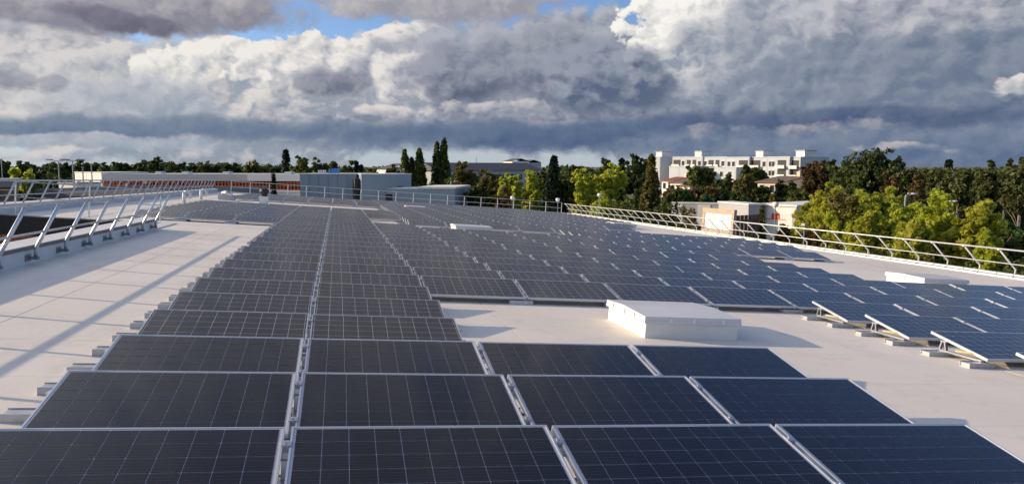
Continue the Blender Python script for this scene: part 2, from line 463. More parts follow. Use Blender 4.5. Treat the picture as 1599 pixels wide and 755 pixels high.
# laps of membrane 1.5 m wide, joints left as narrow recesses
SW, SG = 1.482, 0.005
sheet_meshes = {}


def sheet(x0, x1, y0, y1):
    key = (round(x1 - x0, 3), round(y1 - y0, 3))
    if key not in sheet_meshes:
        sheet_meshes[key] = MB().box(0, x1 - x0, 0, y1 - y0, -0.004, 0.0).mesh('membrane_sheet', 'membrane')
    o = link('membrane_sheet', sheet_meshes[key], roof); o.location = (x0, y0, ZR); return o


yy = 6.12 - 9 * SW
ys = [yy + k * SW for k in range(60) if yy + k * SW < YB]
for k, y0 in enumerate(ys):
    y1 = min(y0 + SW, YB) - SG
    if y1 < YF: continue
    y0 = max(y0, YF)
    left = PX0 if y1 < PY1 + 0.2 and y0 > PY0 else XL
    if left == XL and y0 < PY1 and y1 > PY1: left = PX0
    xs = [left, -3.36, 2.6, 8.6, 14.6, 20.6, XR] if y0 < 26 else [left, -3.36, 8.6, XR]
    for a, b in zip(xs[:-1], xs[1:]):
        sheet(a, b - 0.011, y0, y1)

# the building under the roof, down to the ground
hb = MB()
for x0, x1, y0, y1 in ((PX0 - 0.5, XR - 0.05, YF, PY1), (XL + 0.05, XR - 0.05, PY1 + 0.3, YB - 0.05)):
    hb.box(x0, x1, y0, y1, DROP, ZR - 0.36)
host = thing('school_building', MR.copy(), 'long low building carrying the white roof with the solar panels', 'building')
hb.build('wall', 'facade', host)
# patio: parapet on its right, dark cladding and brick on its far wall
mbk = MB().box(XL, PX0 - 0.3, PY1 - 0.02, PY1 + 0.26, -0.62, ZR - 0.02); mbk.build('wall_cladding', 'dark_cladding', host)
MB().box(XL, PX0 - 0.3, PY1 + 0.02, PY1 + 0.26, DROP, -0.62).build('wall_cladding', 'dark_cladding', host)
bm_brick = MB().box(-0.105, 0.105, -0.03, 0.03, -0.05, 0.05).mesh('brick', 'brick_orange')
for r in range(5):
    for c in range(12):
        b = link('brick', bm_brick, host); b.location = (-10.6 + c * 0.235 + (0.117 if r % 2 else 0), PY1 + 0.0, -0.80 - r * 0.115)
pp = thing('parapet_wall', roofm(0, 0), 'low parapet wall along the open patio, pale coping over a shaded face', 'wall')
MB().box(PX0 - 0.42, PX0, PY0, 22.3, ZR, ZR + 0.25).build('upstand', 'upstand', pp)
MB().box(PX0 - 0.44, PX0 + 0.03, PY0, 22.35, ZR + 0.322, ZR + 0.335).build('coping', 'coping', pp)
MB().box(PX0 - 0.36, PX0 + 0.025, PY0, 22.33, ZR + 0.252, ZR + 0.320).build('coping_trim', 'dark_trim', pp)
MB().box(PX0 - 0.42, PX0 + 0.0, 22.3, PY1, ZR, ZR + 0.03).build('kerb', 'coping', pp)
pl = thing('parapet_wall', roofm(0, 0), 'low white parapet along the far left roof edge, in shade', 'wall')
MB().box(XL, XL + 0.28, PY1 - 0.4, YB, ZR - 0.2, ZR + 0.28).build('upstand', 'upstand', pl)
MB().box(XL - 0.05, XL + 0.33, PY1 - 0.42, YB, ZR + 0.282, ZR + 0.32).build('coping', 'coping', pl)
pr_ = thing('roof_kerb', roofm(0, 0), 'low white kerb along the right roof edge under the leaning rail', 'kerb')
MB().box(XR - 0.95, XR + 0.05, YF, YB, ZR - 0.3, ZR + 0.06).build('kerb', 'coping', pr_)
MB().box(XR - 0.30, XR + 0.09, YF, YB, ZR + 0.062, ZR + 0.11).build('coping', 'coping', pr_)
pb_ = thing('roof_kerb', roofm(0, 0), 'low white kerb along the far roof edge under the upright rail', 'kerb')
MB().box(XL + 0.4, XR - 1.0, YB - 0.25, YB + 0.05, ZR - 0.2, ZR + 0.10).build('coping', 'coping', pb_)

# ------------------------------------------------------------------ solar panels
D, CT, ZT, TH, SH = 1.36839, 0.99 * math.cos(0.181545), 0.99 * math.sin(0.181545), 0.181545, 0.6186
GAP = 0.0391; PITCH = 1.65 + GAP
ct, st = math.cos(TH), math.sin(TH)


def tilt(u, v, w): return (u, v * ct - w * st, v * st + w * ct)


g = GAP / 2; W = 1.65; Lm = 0.99; RIM = 0.012


def uvquad(me_name, matname, u0, u1, v0, v1, w):
    me = bpy.data.meshes.new(me_name)
    me.from_pydata([tilt(u0, v0, w), tilt(u1, v0, w), tilt(u1, v1, w), tilt(u0, v1, w)], [], [(0, 1, 2, 3)])
    l = me.uv_layers.new(name='UVMap')
    for i, c in enumerate(((u0 - g, v0), (u1 - g, v0), (u1 - g, v1), (u0 - g, v1))): l.data[i].uv = c
    me.materials.append(MATS[matname]); return me


fb = MB()
fb.box(g, g + W, 0, RIM, -0.038, 0, tf=tilt).box(g, g + W, Lm - RIM, Lm, -0.038, 0, tf=tilt)
fb.box(g, g + RIM, RIM, Lm - RIM, -0.038, 0, tf=tilt).box(g + W - RIM, g + W, RIM, Lm - RIM, -0.038, 0, tf=tilt)
ME = {'frame': fb.mesh('frame', 'alu_frame'),
      'glass': uvquad('glass', 'pv_glass', g + RIM, g + W - RIM, RIM, Lm - RIM, -0.003),
      'backsheet': uvquad('backsheet', 'backsheet', g + RIM, g + W - RIM, RIM, Lm - RIM, -0.004)}
cm = MB(); cm.box(-g + 0.002, g - 0.002, -0.035, 0.035, -0.03, 0.002, tf=tilt).box(-g - 0.010, g + 0.010, -0.03, 0.03, 0.002, 0.008, tf=tilt)
cm.box(-0.008, 0.008, -0.008, 0.008, 0.008, 0.017, tf=tilt)
ME['clamp'] = cm.mesh('clamp', 'alu')
ft = MB()
ft.box(-0.30, 0.10, -0.085, 0.085, 0, 0.010).box(-0.30, 0.10, -0.080, -0.072, 0.010, 0.066).box(-0.30, 0.10, 0.072, 0.080, 0.010, 0.066)
ft.box(-0.29, 0.09, -0.071, 0.071, 0.010, 0.056)
ME['foot'] = ft.mesh('foot', 'galv')
ra = MB().box(-0.022, 0.022, 0.06, 0.76, 0.058, 0.084)
ME['rail'] = ra.mesh('rail', 'alu')
po = MB()
for s in (-1, 1):
    po.box(-0.018, 0.018, 0, 0.018, 0, 1, tf=lambda x, y, z, s=s: (x, 0.70 + s * (0.055 - 0.035 * z) + y, 0.085 + z * (0.203 - 0.085)))
po.box(-0.024, 0.024, 0.66, 0.75, 0.190, 0.2035)
ME['post'] = po.mesh('post', 'alu')
cu, cv = 0.1588, 0.1575
cb = MB().box(0, cu - 0.0042, 0, cv - 0.0062, -0.0035, -0.002, tf=tilt)
ME['cell'] = cb.mesh('cell', 'pv_cell')
_l = ME['cell'].uv_layers.new(name='UVMap')
for lp in ME['cell'].loops:
    p = ME['cell'].vertices[lp.vertex_index].co; _l.data[lp.index].uv = (p.x + 0.031, p.y / ct + 0.0225)

rows = {}
for j in range(1, 30): rows.setdefault(j, set()).update((-1, 0))
for j in (1, 2, 3): rows[j].update((1, 2))
for j in (3, 4, 5, 6): rows[j].update(range(5, 12))
for j in (7, 8, 9): rows[j].update(range(1, 12))
for j in range(10, 16): rows[j].update(range(1, 8))
for j in range(16, 19): rows[j].update(range(1, 11))
for j in range(19, 23): rows[j].update(range(2, 12))
rows[19].add(1)
for j in (19, 20, 21): rows[j] -= {2, 3, 4, 5}
for j in range(23, 27): rows[j].update(range(2, 9))
for j in range(25, 30): rows[j].add(1)
for j in range(27, 30): rows[j].update(range(2, 10))
for j in range(30, 49):
    rows[j] = set(range(2, 11 if j < 33 else 12))
for j in (24, 25, 26): rows[j] -= {8}
for j in (38, 39, 40): rows[j].discard(3)
for j in (46, 47, 48): rows[j].discard(11)
for j in range(19, 30): rows[j].update((-4, -3, -2))
for j in range(38, 47): rows[j].update(range(-4, 2))


def cell_org(k, j): return (k * PITCH, j * D + (SH if j > 12 else 0.0))


def proj(p):
    w = RC @ (np.array(p) - EYE); return (799.5 + FPX * w[0] / w[2], 377.5 + FPX * w[1] / w[2], w[2])


cells = []
for j in sorted(rows):
    ks = sorted(rows[j]); runs = []
    for k in ks:
        if runs and runs[-1][-1] == k - 1: runs[-1].append(k)
        else: runs.append([k])
    for ri, run in enumerate(runs):
        for n, k in enumerate(run):
            x, y = cell_org(k, j); px, py, dd = proj((x + 0.8, y + 0.5, 0.1))
            pxl, pxr = proj((x, y, 0))[0], proj((x + PITCH, y + CT, ZT))[0]
            vis = pxr > -30 and pxl < 1630
            part = '' if len(runs) == 1 else ('left', 'right')[ri] if len(runs) == 2 else ('left', 'middle', 'right')[ri] if len(runs) == 3 else ORD[ri + 1]
            cells.append((dd if vis else dd + 1000, j, k, n + 1, part, x, y, n == len(run) - 1))
cells.sort()
singles, rest = cells[:296], cells[296:]
for dd, j, k, n, part, x, y, last in singles:
    pos = f'{ORD[n]} from left in the {part} part of' if part else f'{ORD[n]} from left in'
    t = thing('solar_panel', roofm(x, y) @ Matrix.Rotation(rng.normal() * 0.0035, 4, 'X') @ Matrix.Rotation(rng.normal() * 0.0025, 4, 'Y'), f'solar panel {pos} the {ORD[j]} row from the front', 'solar panel', 'solar panels in rows on the white roof')
    link('frame', ME['frame'], t)
    if j <= 3 and k <= 2:
        link('backsheet', ME['backsheet'], t)
        for a in range(10):
            for b in range(6):
                c = link('cell', ME['cell'], t)
                u, v, w = tilt(g + 0.031 + a * cu, 0.0225 + b * cv, 0.0); c.location = (u, v, w)
    else:
        link('glass', ME['glass'], t)
    far = dd > 30
    for side in ((0, PITCH) if last else (0,)):
        f = link('foot', ME['foot'], t); f.location = (side, 0.03, ZR)
        if not far:
            f = link('foot', ME['foot'], t); f.location = (side, 0.70, ZR)
            f = link('rail', ME['rail'], t); f.location = (side, 0, ZR)
            f = link('post', ME['post'], t); f.location = (side, 0, ZR)
        if not (side or (n == 1)) and dd < 40:
            for v in (0.2, 0.78):
                c = link('clamp', ME['clamp'], t); c.location = tilt(side, v, 0)
# the rows beyond, joined
fv, ff, fm, fuv = [], [], [], []
src = [(ME['frame'], 0), (ME['glass'], 1), (ME['foot'], 2)]
for dd, j, k, n, part, x, y, last in rest:
    for me, mi in src:
        off = (x, y, 0) if mi < 2 else (x, y + 0.03, ZR)
        b0 = len(fv); fv += [(v.co.x + off[0], v.co.y + off[1], v.co.z + off[2]) for v in me.vertices]
        for p in me.polygons:
            ff.append(tuple(b0 + i for i in p.vertices)); fm.append(mi)
            for li in p.loop_indices: fuv.append(tuple(me.uv_layers[0].data[li].uv) if mi == 1 else (0.1, 0.1))
fme = bpy.data.meshes.new('far_solar_panels'); fme.from_pydata(fv, [], ff)
l = fme.uv_layers.new(name='UVMap'); l.data.foreach_set('uv', np.array(fuv).ravel())
for m in ('alu_frame', 'pv_glass', 'galv'): fme.materials.append(MATS[m])
fme.polygons.foreach_set('material_index', fm)
fo = link('far_solar_panels', fme); fo.matrix_world = MR
tag(fo, 'far rows of dark solar panels running back to the far rail', 'solar panels', kind='stuff')

# ------------------------------------------------------------------ things on the roof
LIDN = 0


def skylight(x, y, label, a=1.37, b=1.42):
    t = thing('skylight', roofm(x, y, ZR), label, 'skylight', 'white skylights between the panels')
    MB().box(0, a, 0, b, 0, 0.20).build('curb', 'white_paint', t)
    m = MB(); m.box(-0.035, a + 0.035, -0.035, b + 0.035, 0.205, 0.245)
    m.build('lid_frame', 'lid_plastic', t)
    z0, z1 = 0.245, 0.30
    d = MB(); e = 0.03
    base = [(-e, -e, z0), (a + e, -e, z0), (a + e, b + e, z0), (-e, b + e, z0)]
    top = [(-e, -e, z1), (a + e, -e, z1), (a + e, b + e, z1), (-e, b + e, z1)]
    ridge = [(-e, b * 0.55, z1 + 0.03), (a + e, b * 0.55, z1 + 0.03)]
    for i in range(4):
        q = [base[i], base[(i + 1) % 4], top[(i + 1) % 4], top[i]]
        if i == 1: q = [base[1], base[2], top[2], ridge[1], top[1]]
        if i == 3: q = [base[3], base[0], top[0], ridge[0], top[3]]
        d.quad(q)
    d.quad([top[0], top[1], ridge[1], ridge[0]]).quad([ridge[0], ridge[1], top[2], top[3]])
    d.build('lid', 'lid_plastic', t)
    cl = MB().box(-0.022, 0.022, -0.045, -0.031, 0.215, 0.285).mesh('lid_clip', 'rail_white')
    for fx in (0.25, 0.5, 0.82):
        c = link('lid_clip', cl, t); c.location = (a * fx, 0, 0)
        c = link('lid_clip', cl, t); c.rotation_euler = (0, 0, -math.pi / 2); c.location = (0, b * fx, 0)
    return t


skylight(4.36, 6.93, 'large white skylight between the front panels and the middle rows')
skylight(15.55, 14.48, 'white skylight near the right roof edge, bright left side, dark lid shadow')
skylight(5.15, 28.6, 'low white skylight in a gap of the middle rows, left of centre', 1.5, 1.5)
skylight(17.75, 43.3, 'small distant white skylight in the right rows before the bend of the rail', 1.5, 1.5)
skylight(5.3, 53.6, 'tiny far white skylight in the back rows near the grey blocks', 1.4, 1.4)

t = thing('roof_fan', roofm(-4.4, 49.9, ZR), 'white square roof fan with black cap on the far walkway', 'roof fan')
MB().box(-0.28, 0.28, -0.28, 0.28, 0, 0.46).build('base', 'white_paint', t)
MB().lathe([(0.20, 0.46), (0.20, 0.62), (0.30, 0.64), (0.31, 0.86), (0.22, 0.95), (0.05, 0.97)], 16).build('cap', 'black_cap', t, True)
for x, y, lb in ((-8.14, 43.4, 'white bent vent pipe on the left roof strip, nearer one'), (-8.35, 50.2, 'white bent vent pipe on the left roof strip, farther one')):
    t = thing('vent_pipe', roofm(x, y, ZR), lb, 'vent pipe', 'white vent pipes on the left roof strip')
    MB().tube([(0, 0, 0), (0, 0, 0.62)], 0.10, 10).build('pipe', 'white_paint', t, True)
    MB().tube([(0.01, 0, 0.58), (0.16, 0, 0.66), (0.32, 0, 0.55), (0.34, 0, 0.25)], 0.085, 10).build('elbow', 'white_paint', t, True)
t = thing('duct_outlet', roofm(-7.0, 52.0, ZR), 'small grey duct outlet at the left end of the back rows', 'duct')
MB().box(-0.5, 0.5, -0.4, 0.4, 0, 0.35).build('box', 'galv', t)
MB().tube([(-0.2, -0.4, 0.45), (0.1, -0.7, 0.55), (0.4, -0.75, 0.35)], 0.14, 10).build('hose', 'alu', t, True)
for j, lb in ((3, 'front'), (4, 'second'), (5, 'third'), (6, 'fourth')):
    x, y = cell_org(5, j)
    pts = [(x - 0.15, y + 0.35, ZR + 0.14), (x + 0.2, y + 0.12, ZR + 0.12), (x + 0.9, y - 0.02, ZR + 0.05), (x + 2.4, y + 0.02, ZR + 0.07), (x + 5.0, y + 0.0, ZR + 0.06), (x + 11, y + 0.05, ZR + 0.06)]
    o = MB().tube(pts, 0.014, 6).build('cable', 'cable', None, True); o.matrix_world = MR
    tag(o, f'yellow cable sleeve under the {lb} row of the right-hand panel block', 'cable', 'yellow cables under the right panel rows')

# ------------------------------------------------------------------ guard rails


def leaning_rail(label, x0, lean, ys, zb, zt, r, mtl, foot=True, kink=0.25, mid=0.55, y_ext=0.0, bulge=0.0):
    t = thing('guard_rail', roofm(0, 0), label, 'guard rail')
    sgn = 1 if lean > 0 else -1
    m = MB()
    if bulge:
        pts = [(0, 0, 0), (-sgn * bulge, 0, (zt - zb) * 0.14), (-sgn * bulge, 0, (zt - zb) * 0.30), (sgn * abs(lean) * 0.12, 0, (zt - zb) * 0.45), (lean, 0, zt - zb)]
    else:
        pts = [(0, 0, 0), (0, 0, (zt - zb) * kink * 0.85), (lean * 0.09, 0, (zt - zb) * (kink + 0.06)), (lean, 0, zt - zb)]
    m.tube(pts, r, 10)
    me = m.mesh('post', mtl); me.polygons.foreach_set('use_smooth', [True] * len(me.polygons))
    cap = MB().box(-0.055, 0.075, -0.035, 0.035, -0.03, 0.025).mesh('rail_bracket', mtl)
    fo_ = MB().box(-0.115, 0.045, -0.045, 0.045, -0.02, 0.03).box(-0.118, -0.108, -0.16, 0.10, -0.05, 0.07).mesh('post_foot', 'steel_galv')
    for y in ys:
        p = link('post', me, t); p.location = (x0, y, zb)
        c = link('rail_bracket', cap, t); c.location = (x0 + lean, y, zt)
        if foot:
            f = link('post_foot', fo_, t); f.location = (x0, y, zb)
    y0, y1 = ys[0] - y_ext, ys[-1] + 0.25
    MB().tube([(x0 + lean + 0.02 * sgn, y0, zt + 0.02), (x0 + lean + 0.02 * sgn, y1, zt + 0.02)], r * 0.92, 8).build('top_rail', mtl, t, True)
    xm = x0 + lean * mid * 0.85
    MB().tube([(xm + r * 1.4 * sgn, y0, zb + (zt - zb) * mid), (xm + r * 1.4 * sgn, y1, zb + (zt - zb) * mid)], r * 0.62, 8).build('mid_rail', mtl, t, True)
    return t


leaning_rail('near silver guard rail leaning inward over the patio parapet on the left', -4.90, 0.37,
             [10.9 - 1.51 * k for k in range(5, 0, -1)] + [10.9 + 1.515 * k for k in range(8)], -0.01, 1.0, 0.033, 'alu', mid=0.5, y_ext=1, kink=0.2)
leaning_rail('far silver guard rail leaning inward along the left roof edge', -10.45, 0.36,
             [22.5 + 1.56 * k for k in range(30)], ZR + 0.28, 0.99, 0.03, 'alu', foot=False, mid=0.42, kink=0.02)
leaning_rail('long white guard rail leaning inward along the right roof edge', 23.28, -0.68,
             [13.05 + 1.5 * k for k in range(39)], ZR + 0.05, 0.89, 0.03, 'rail_white', foot=False, mid=0.5, bulge=0.10, y_ext=2)


def straight_rail(label, p0, p1, n, z0, h, r, mtl):
    t = thing('guard_rail', roofm(0, 0), label, 'guard rail')
    me = MB().tube([(0, 0, 0), (0, 0, h)], r, 8).mesh('post', mtl)
    a, b = Vector(p0), Vector(p1)
    for i in range(n):
        q = a.lerp(b, i / (n - 1)); p = link('post', me, t); p.location = (q.x, q.y, z0)
    for nm, hh in (('top_rail', h), ('mid_rail', h * 0.52)):
        MB().tube([(a.x, a.y, z0 + hh), (b.x, b.y, z0 + hh)], r * 0.8, 6).build(nm, mtl, t)
    return t


straight_rail('upright white guard rail across the far roof edge', (-9.2, 71.2), (22.6, 71.2), 20, ZR, 1.12, 0.026, 'rail_white')
straight_rail('short upright grey guard rail along the far side of the patio', (-10.2, 25.9), (-5.7, 25.9), 3, ZR, 1.08, 0.026, 'alu')
# ------------------------------------------------------------------ ground and what stands beyond the roof
GZ = -8.6
mat('ground_grass', (0.075, 0.085, 0.03), 0.95, var=0.5, vscale=0.05, vcol=(0.13, 0.115, 0.06), bump=0.3, bscale=2)
mat('asphalt', (0.055, 0.055, 0.058), 0.9, var=0.25, vscale=0.4)
mat('render_white', (0.74, 0.73, 0.70), 0.75, var=0.1, vscale=0.25)
mat('flats_white', (0.50, 0.535, 0.58), 0.8, var=0.14, vscale=0.18, vcol=(0.43, 0.46, 0.50))
mat('render_grey', (0.42, 0.43, 0.45), 0.75, var=0.1, vscale=0.3)
mat('render_beige', (0.62, 0.55, 0.42), 0.8, var=0.15, vscale=0.4)
mat('cladding_blue', (0.27, 0.33, 0.39), 0.45, var=0.1, vscale=0.3)
mat('metal_roof', (0.20, 0.205, 0.215), 0.5, var=0.15, vscale=0.3)
mat('slate', (0.085, 0.085, 0.095), 0.7, var=0.3, vscale=1.0)
mat('tile_red', (0.28, 0.10, 0.06), 0.8, var=0.35, vscale=2.0)
mat('tile_brown', (0.17, 0.12, 0.09), 0.8, var=0.3, vscale=2.0)
mat('orange_panel', (0.58, 0.15, 0.05), 0.55, var=0.2, vscale=1.0)
mat('window_glass', (0.025, 0.03, 0.035), 0.08)
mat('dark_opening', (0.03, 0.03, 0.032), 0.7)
mat('timber', (0.46, 0.35, 0.26), 0.75, var=0.25, vscale=3)
mat('fence_brown', (0.19, 0.09, 0.06), 0.75, var=0.3, vscale=2)
mat('blue_plant', (0.05, 0.22, 0.52), 0.4)
mat('red_square', (0.75, 0.07, 0.02), 0.5)
mat('lamp_grey', (0.30, 0.31, 0.33), 0.4, metal=0.4)
mat('lamp_white', (0.80, 0.80, 0.80), 0.35)
mat('car_paint_dark', (0.10, 0.015, 0.02), 0.3, coat=0.6)
mat('rubber', (0.02, 0.02, 0.02), 0.8)

S = 7000
ground = MB().quad([(-S, -S, 0), (S, -S, 0), (S, S, 0), (-S, S, 0)]).build('ground', 'ground_grass')
ground.location = (0, 0, GZ); tag(ground, kind='structure')
rd = MB().quad([(-70, 30, 0), (-13, 30, 0), (-13, 100, 0), (-70, 100, 0)]).build('car_park', 'asphalt')
rd.location = (0, 0, GZ + 0.004); tag(rd, kind='structure')
r2 = MB().quad([(26.5, -10, 0), (34, -10, 0), (42, 110, 0), (34, 110, 0)]).build('road', 'asphalt')
r2.location = (0, 0, GZ + 0.004); tag(r2, kind='structure')


def place(name, pxl, dl, pxr, dr, ytop, label, cat, group=None):
    """A thing standing on the ground whose front runs between two sight lines; returns (thing, width, height)."""
    a = at(pxl, 259, dl); b = at(pxr, 259, dr)
    v = b - a; w = math.hypot(v.x, v.y); rz = math.atan2(v.y, v.x)
    h = at(pxl, ytop, dl).z - GZ
    t = thing(name, wm((a.x, a.y, GZ), rz), label, cat, group)
    return t, w, h


def openings(t, w, cols, floors, ww, wh, z0, fh, y=-0.0, mtl='window_glass', frame='render_white', xs=None):
    """Window frames with panes set into a front wall, one object each."""
    fr = MB(); d = 0.06
    fr.box(-ww / 2 - d, -ww / 2, -0.05, 0.05, -d, wh + d).box(ww / 2, ww / 2 + d, -0.05, 0.05, -d, wh + d)
    fr.box(-ww / 2, ww / 2, -0.05, 0.05, -d, 0).box(-ww / 2, ww / 2, -0.05, 0.05, wh, wh + d)
    fme_ = fr.mesh('window', frame); pme = MB().box(-ww / 2, ww / 2, -0.02, 0.0, 0, wh).mesh('pane', mtl)
    for x in (xs or [w * (i + 0.5) / cols for i in range(cols)]):
        for f in range(floors):
            o = link('window', fme_, t); o.location = (x, y - 0.04, z0 + f * fh)
            link('pane', pme, o)


def block(t, w, dep, z0, z1, mtl, name='wall', x0=0.0, y0=0.0):
    return MB().box(x0, x0 + w, y0, y0 + dep, z0, z1).build(name, mtl, t)


# long low school block on the left, orange screens under the fascia, taller white wing at its sunny end
t, w, h = place('school_block', 158, 98, 472, 93, 271.5, 'long low school block with grey fascia over a band of orange screens', 'building')
block(t, w, 14, 0, h - 2.2, 'render_white', 'lower_wall', y0=0.10)
block(t, w, 14, h - 2.2, h - 1.98, 'render_white', 'sill_band')
block(t, w, 14.6, h - 0.85, h, 'render_grey', 'fascia')
block(t, w - 0.4, 13.5, h - 1.98, h - 0.85, 'dark_opening', 'window_band', x0=0.2, y0=0.30)
nb = 60
sl_ = MB().box(-0.07, 0.07, 0, 0.12, 0, 1.13).mesh('screen_post', 'orange_panel')
for i in range(nb):
    o = link('screen_post', sl_, t); o.location = ((i + 0.5) * w / nb, 0.05, h - 1.98)
for k in range(3):
    MB().box(0.1, w - 0.1, 0.10, 0.15, h - 1.93 + k * 0.40, h - 1.80 + k * 0.40).build('screen_rail', 'orange_panel', t)
pn = MB().box(0.02, w / nb - 0.02, 0.16, 0.20, 0, 0.36).mesh('screen_panel', 'orange_panel')
pw = MB().box(0.02, w / nb - 0.02, 0.03, 0.09, 0, 0.36).mesh('screen_panel', 'render_beige')
for i in range(0, nb, 1):
    if rng.random() < (0.6 if i < 20 else 0.3):
        o = link('screen_panel', pw if i < 26 and i % 3 == 1 else pn, t); o.location = (i * w / nb, 0, h - 1.96 + rng.choice([0, 0.38, 0.72]))
block(t, w * 0.26, 0.1, h - 0.83, h - 0.02, 'render_white', 'fascia_lit_end', x0=w * 0.74, y0=-0.11)  # white plate puts the fascia's sunlit right end into the colour
for fx in (0.2, 0.34, 0.55, 0.86):
    MB().box(fx * w, fx * w + 0.9, 3, 4, h, h + 0.3).build('roof_vent', 'lid_plastic', t)
t, w, h = place('school_wing', 116, 106, 157.5, 99, 269.5, 'plain white wing at the sunny left end of the long school block', 'building')
block(t, w, 6, 0, h, 'render_white'); MB().box(-0.06, w + 0.04, -0.06, 6.06, h, h + 0.12).build('coping', 'render_white', t)
MB().box(w * 0.44, w * 0.445, -0.02, 0.0, 0, h).build('wall_joint', 'render_grey', t)

# lower ribbed roof in front of it
t, w, h = place('annex', 62, 74, 300, 70, 295.5, 'low grey annex with ribbed metal roof behind the left guard rail', 'building')
block(t, w, 12, 0, h - 0.6, 'render_grey')
MB().box(-0.3, w + 0.3, -0.4, 12.3, h - 0.6, h).build('roof', 'metal_roof', t)
sm = MB().box(-0.03, 0.03, -0.42, 12.3, 0, 0.05).mesh('roof_seam', 'metal_roof')
for i in range(24):
    o = link('roof_seam', sm, t); o.location = (i * w / 23, 0, h)
t, w, h = place('annex', 90, 87, 118, 85.5, 286.5, 'small white annex wall beside the tall white end wall', 'building')
block(t, w, 3, 0, h, 'render_white'); block(t, w + 0.3, 3.2, h, h + 0.15, 'metal_roof', 'roof', x0=-0.15, y0=-0.1)
t, w, h = place('shed', -60, 66, 22, 68, 280, 'long grey shed roof at the far left edge behind the rail', 'building')
block(t, w, 7, 0, h - 0.7, 'fence_brown'); MB().box(-0.3, w + 0.3, -0.5, 7.4, h - 0.7, h).build('roof', 'metal_roof', t)
openings(t, w, 3, 1, 1.2, 1.0, h - 2.0, 3.0)

# grey plant blocks behind the far rail
t, w, h = place('plant_block', 467.5, 92, 556, 92, 272, 'left blue-grey plant block behind the far rail, blue unit on top', 'building')
block(t, w, 7, 0, h, 'cladding_blue')
MB().box(-0.06, w + 0.06, -0.06, 7.06, h, h + 0.10).build('coping', 'coping', t)
jt = MB().box(-0.012, 0.012, -0.03, 0.0, 0, h).mesh('panel_joint', 'metal_roof')
for i in range(1, 6):
    o = link('panel_joint', jt, t); o.location = (w * i / 6, 0, 0)
t, w, h = place('plant_block', 564, 91, 642, 94, 272.5, 'right blue-grey plant block behind the far rail with one small window', 'building')
block(t, w, 7, 0, h, 'cladding_blue')
MB().box(-0.06, w + 0.06, -0.06, 7.06, h, h + 0.10).build('coping', 'coping', t)
openings(t, w, 1, 1, 0.5, 0.9, h - 2.4, 3, xs=[w * 0.76], frame='metal_roof')
MB().box(-0.66, -0.02, 0.6, 6.0, 0, h - 0.5).build('recess', 'dark_opening', t)
t, w, h = place('plant_block', 604, 85, 710, 84, 294.5, 'low wide blue-grey plant block with pale terrace edge behind the far rail', 'building')
block(t, w, 9, 0, h, 'cladding_blue')
MB().box(w * 0.45, w + 0.1, -0.08, 9.1, h, h + 0.22).build('terrace_edge', 'render_white', t)
MB().box(w * 0.76, w * 0.98, -0.05, 0.0, h - 2.7, h - 1.7).build('garage_door', 'fence_brown', t)
MB().box(-0.2, 0.6, -0.05, 0.0, h - 2.4, h - 0.6).build('door', 'dark_opening', t)
p = at(523.5, 271.5, 96)
t = thing('roof_unit', wm((p.x, p.y, at(523, 272, 93).z + 0.05)), 'bright blue ventilation unit on top of the left plant block', 'roof unit')
MB().box(-0.45, 0.55, -0.4, 0.4, 0, 0.66).build('casing', 'blue_plant', t); MB().box(-0.95, -0.45, -0.3, 0.3, 0, 0.38).build('duct', 'blue_plant', t)
MB().tube([(-0.7, 0, 0.38), (-0.7, 0, 0.6)], 0.06, 8).build('pipe', 'lamp_grey', t)
for i, px in enumerate((498, 501.5, 505, 508)):
    p = at(px, 272, 95); m = MB().box(-0.10, 0.10, -0.1, 0.1, 0, 0.36).box(-0.13, 0.13, -0.13, 0.13, 0.361, 0.40)
    o = m.build('chimney_flue', 'lid_plastic'); o.location = (p.x, p.y, at(px, 272, 92).z + 0.1)
    tag(o, f'small white flue on the left plant block, {ORD[i + 1]} of four from the left', 'flue', 'white flues on the plant block')

# long grey building and far roofs in the middle
t, w, h = place('long_building', 684, 190, 842, 215, 266, 'long pale building with dark slate roof behind the middle trees', 'building')
block(t, w, 12, 0, h, 'render_grey')
MB().quad([(-0.6, -0.8, h), (w + 0.6, -0.8, h), (w + 0.6, 5.5, h + 2.0), (-0.6, 5.5, h + 2.0)]).quad([(-0.6, 5.5, h + 2.0), (w + 0.6, 5.5, h + 2.0), (w + 0.6, 12.5, h), (-0.6, 12.5, h)]) \
    .quad([(-0.6, -0.8, h), (-0.6, 5.5, h + 2.0), (-0.6, 12.5, h)]).quad([(w + 0.6, 12.5, h), (w + 0.6, 5.5, h + 2.0), (w + 0.6, -0.8, h)]).build('roof', 'slate', t)
openings(t, w, 12, 2, 1.3, 1.5, h - 5.6, 3.0)
for px0, px1, d, yt, lb in ((786, 800, 420, 252, 'white far block above the long slate roof'), (802, 822, 440, 254, 'small grey far block right of the white one'),
                            (588, 606, 210, 264, 'small gabled house between far trees and the plant blocks')):
    t, w, h = place('far_building', px0, d, px1, d - 12, yt, lb, 'building'); block(t, w, 10, 0, h, 'render_white' if d != 440 else 'render_grey')
    MB().quad([(-0.4, -0.4, h), (w + 0.4, -0.4, h), (w + 0.4, 5, h + 1.6), (-0.4, 5, h + 1.6)]).quad([(-0.4, 5, h + 1.6), (w + 0.4, 5, h + 1.6), (w + 0.4, 10.4, h), (-0.4, 10.4, h)]).build('roof', 'slate', t)
    openings(t, w, 3, 2, 0.9, 1.2, h - 5.4, 2.8)


# the white flats on the right: stepped fronts turned to the sun, side walls in shade
def fd(px): return 256.0 - (px - 1050) * 0.2


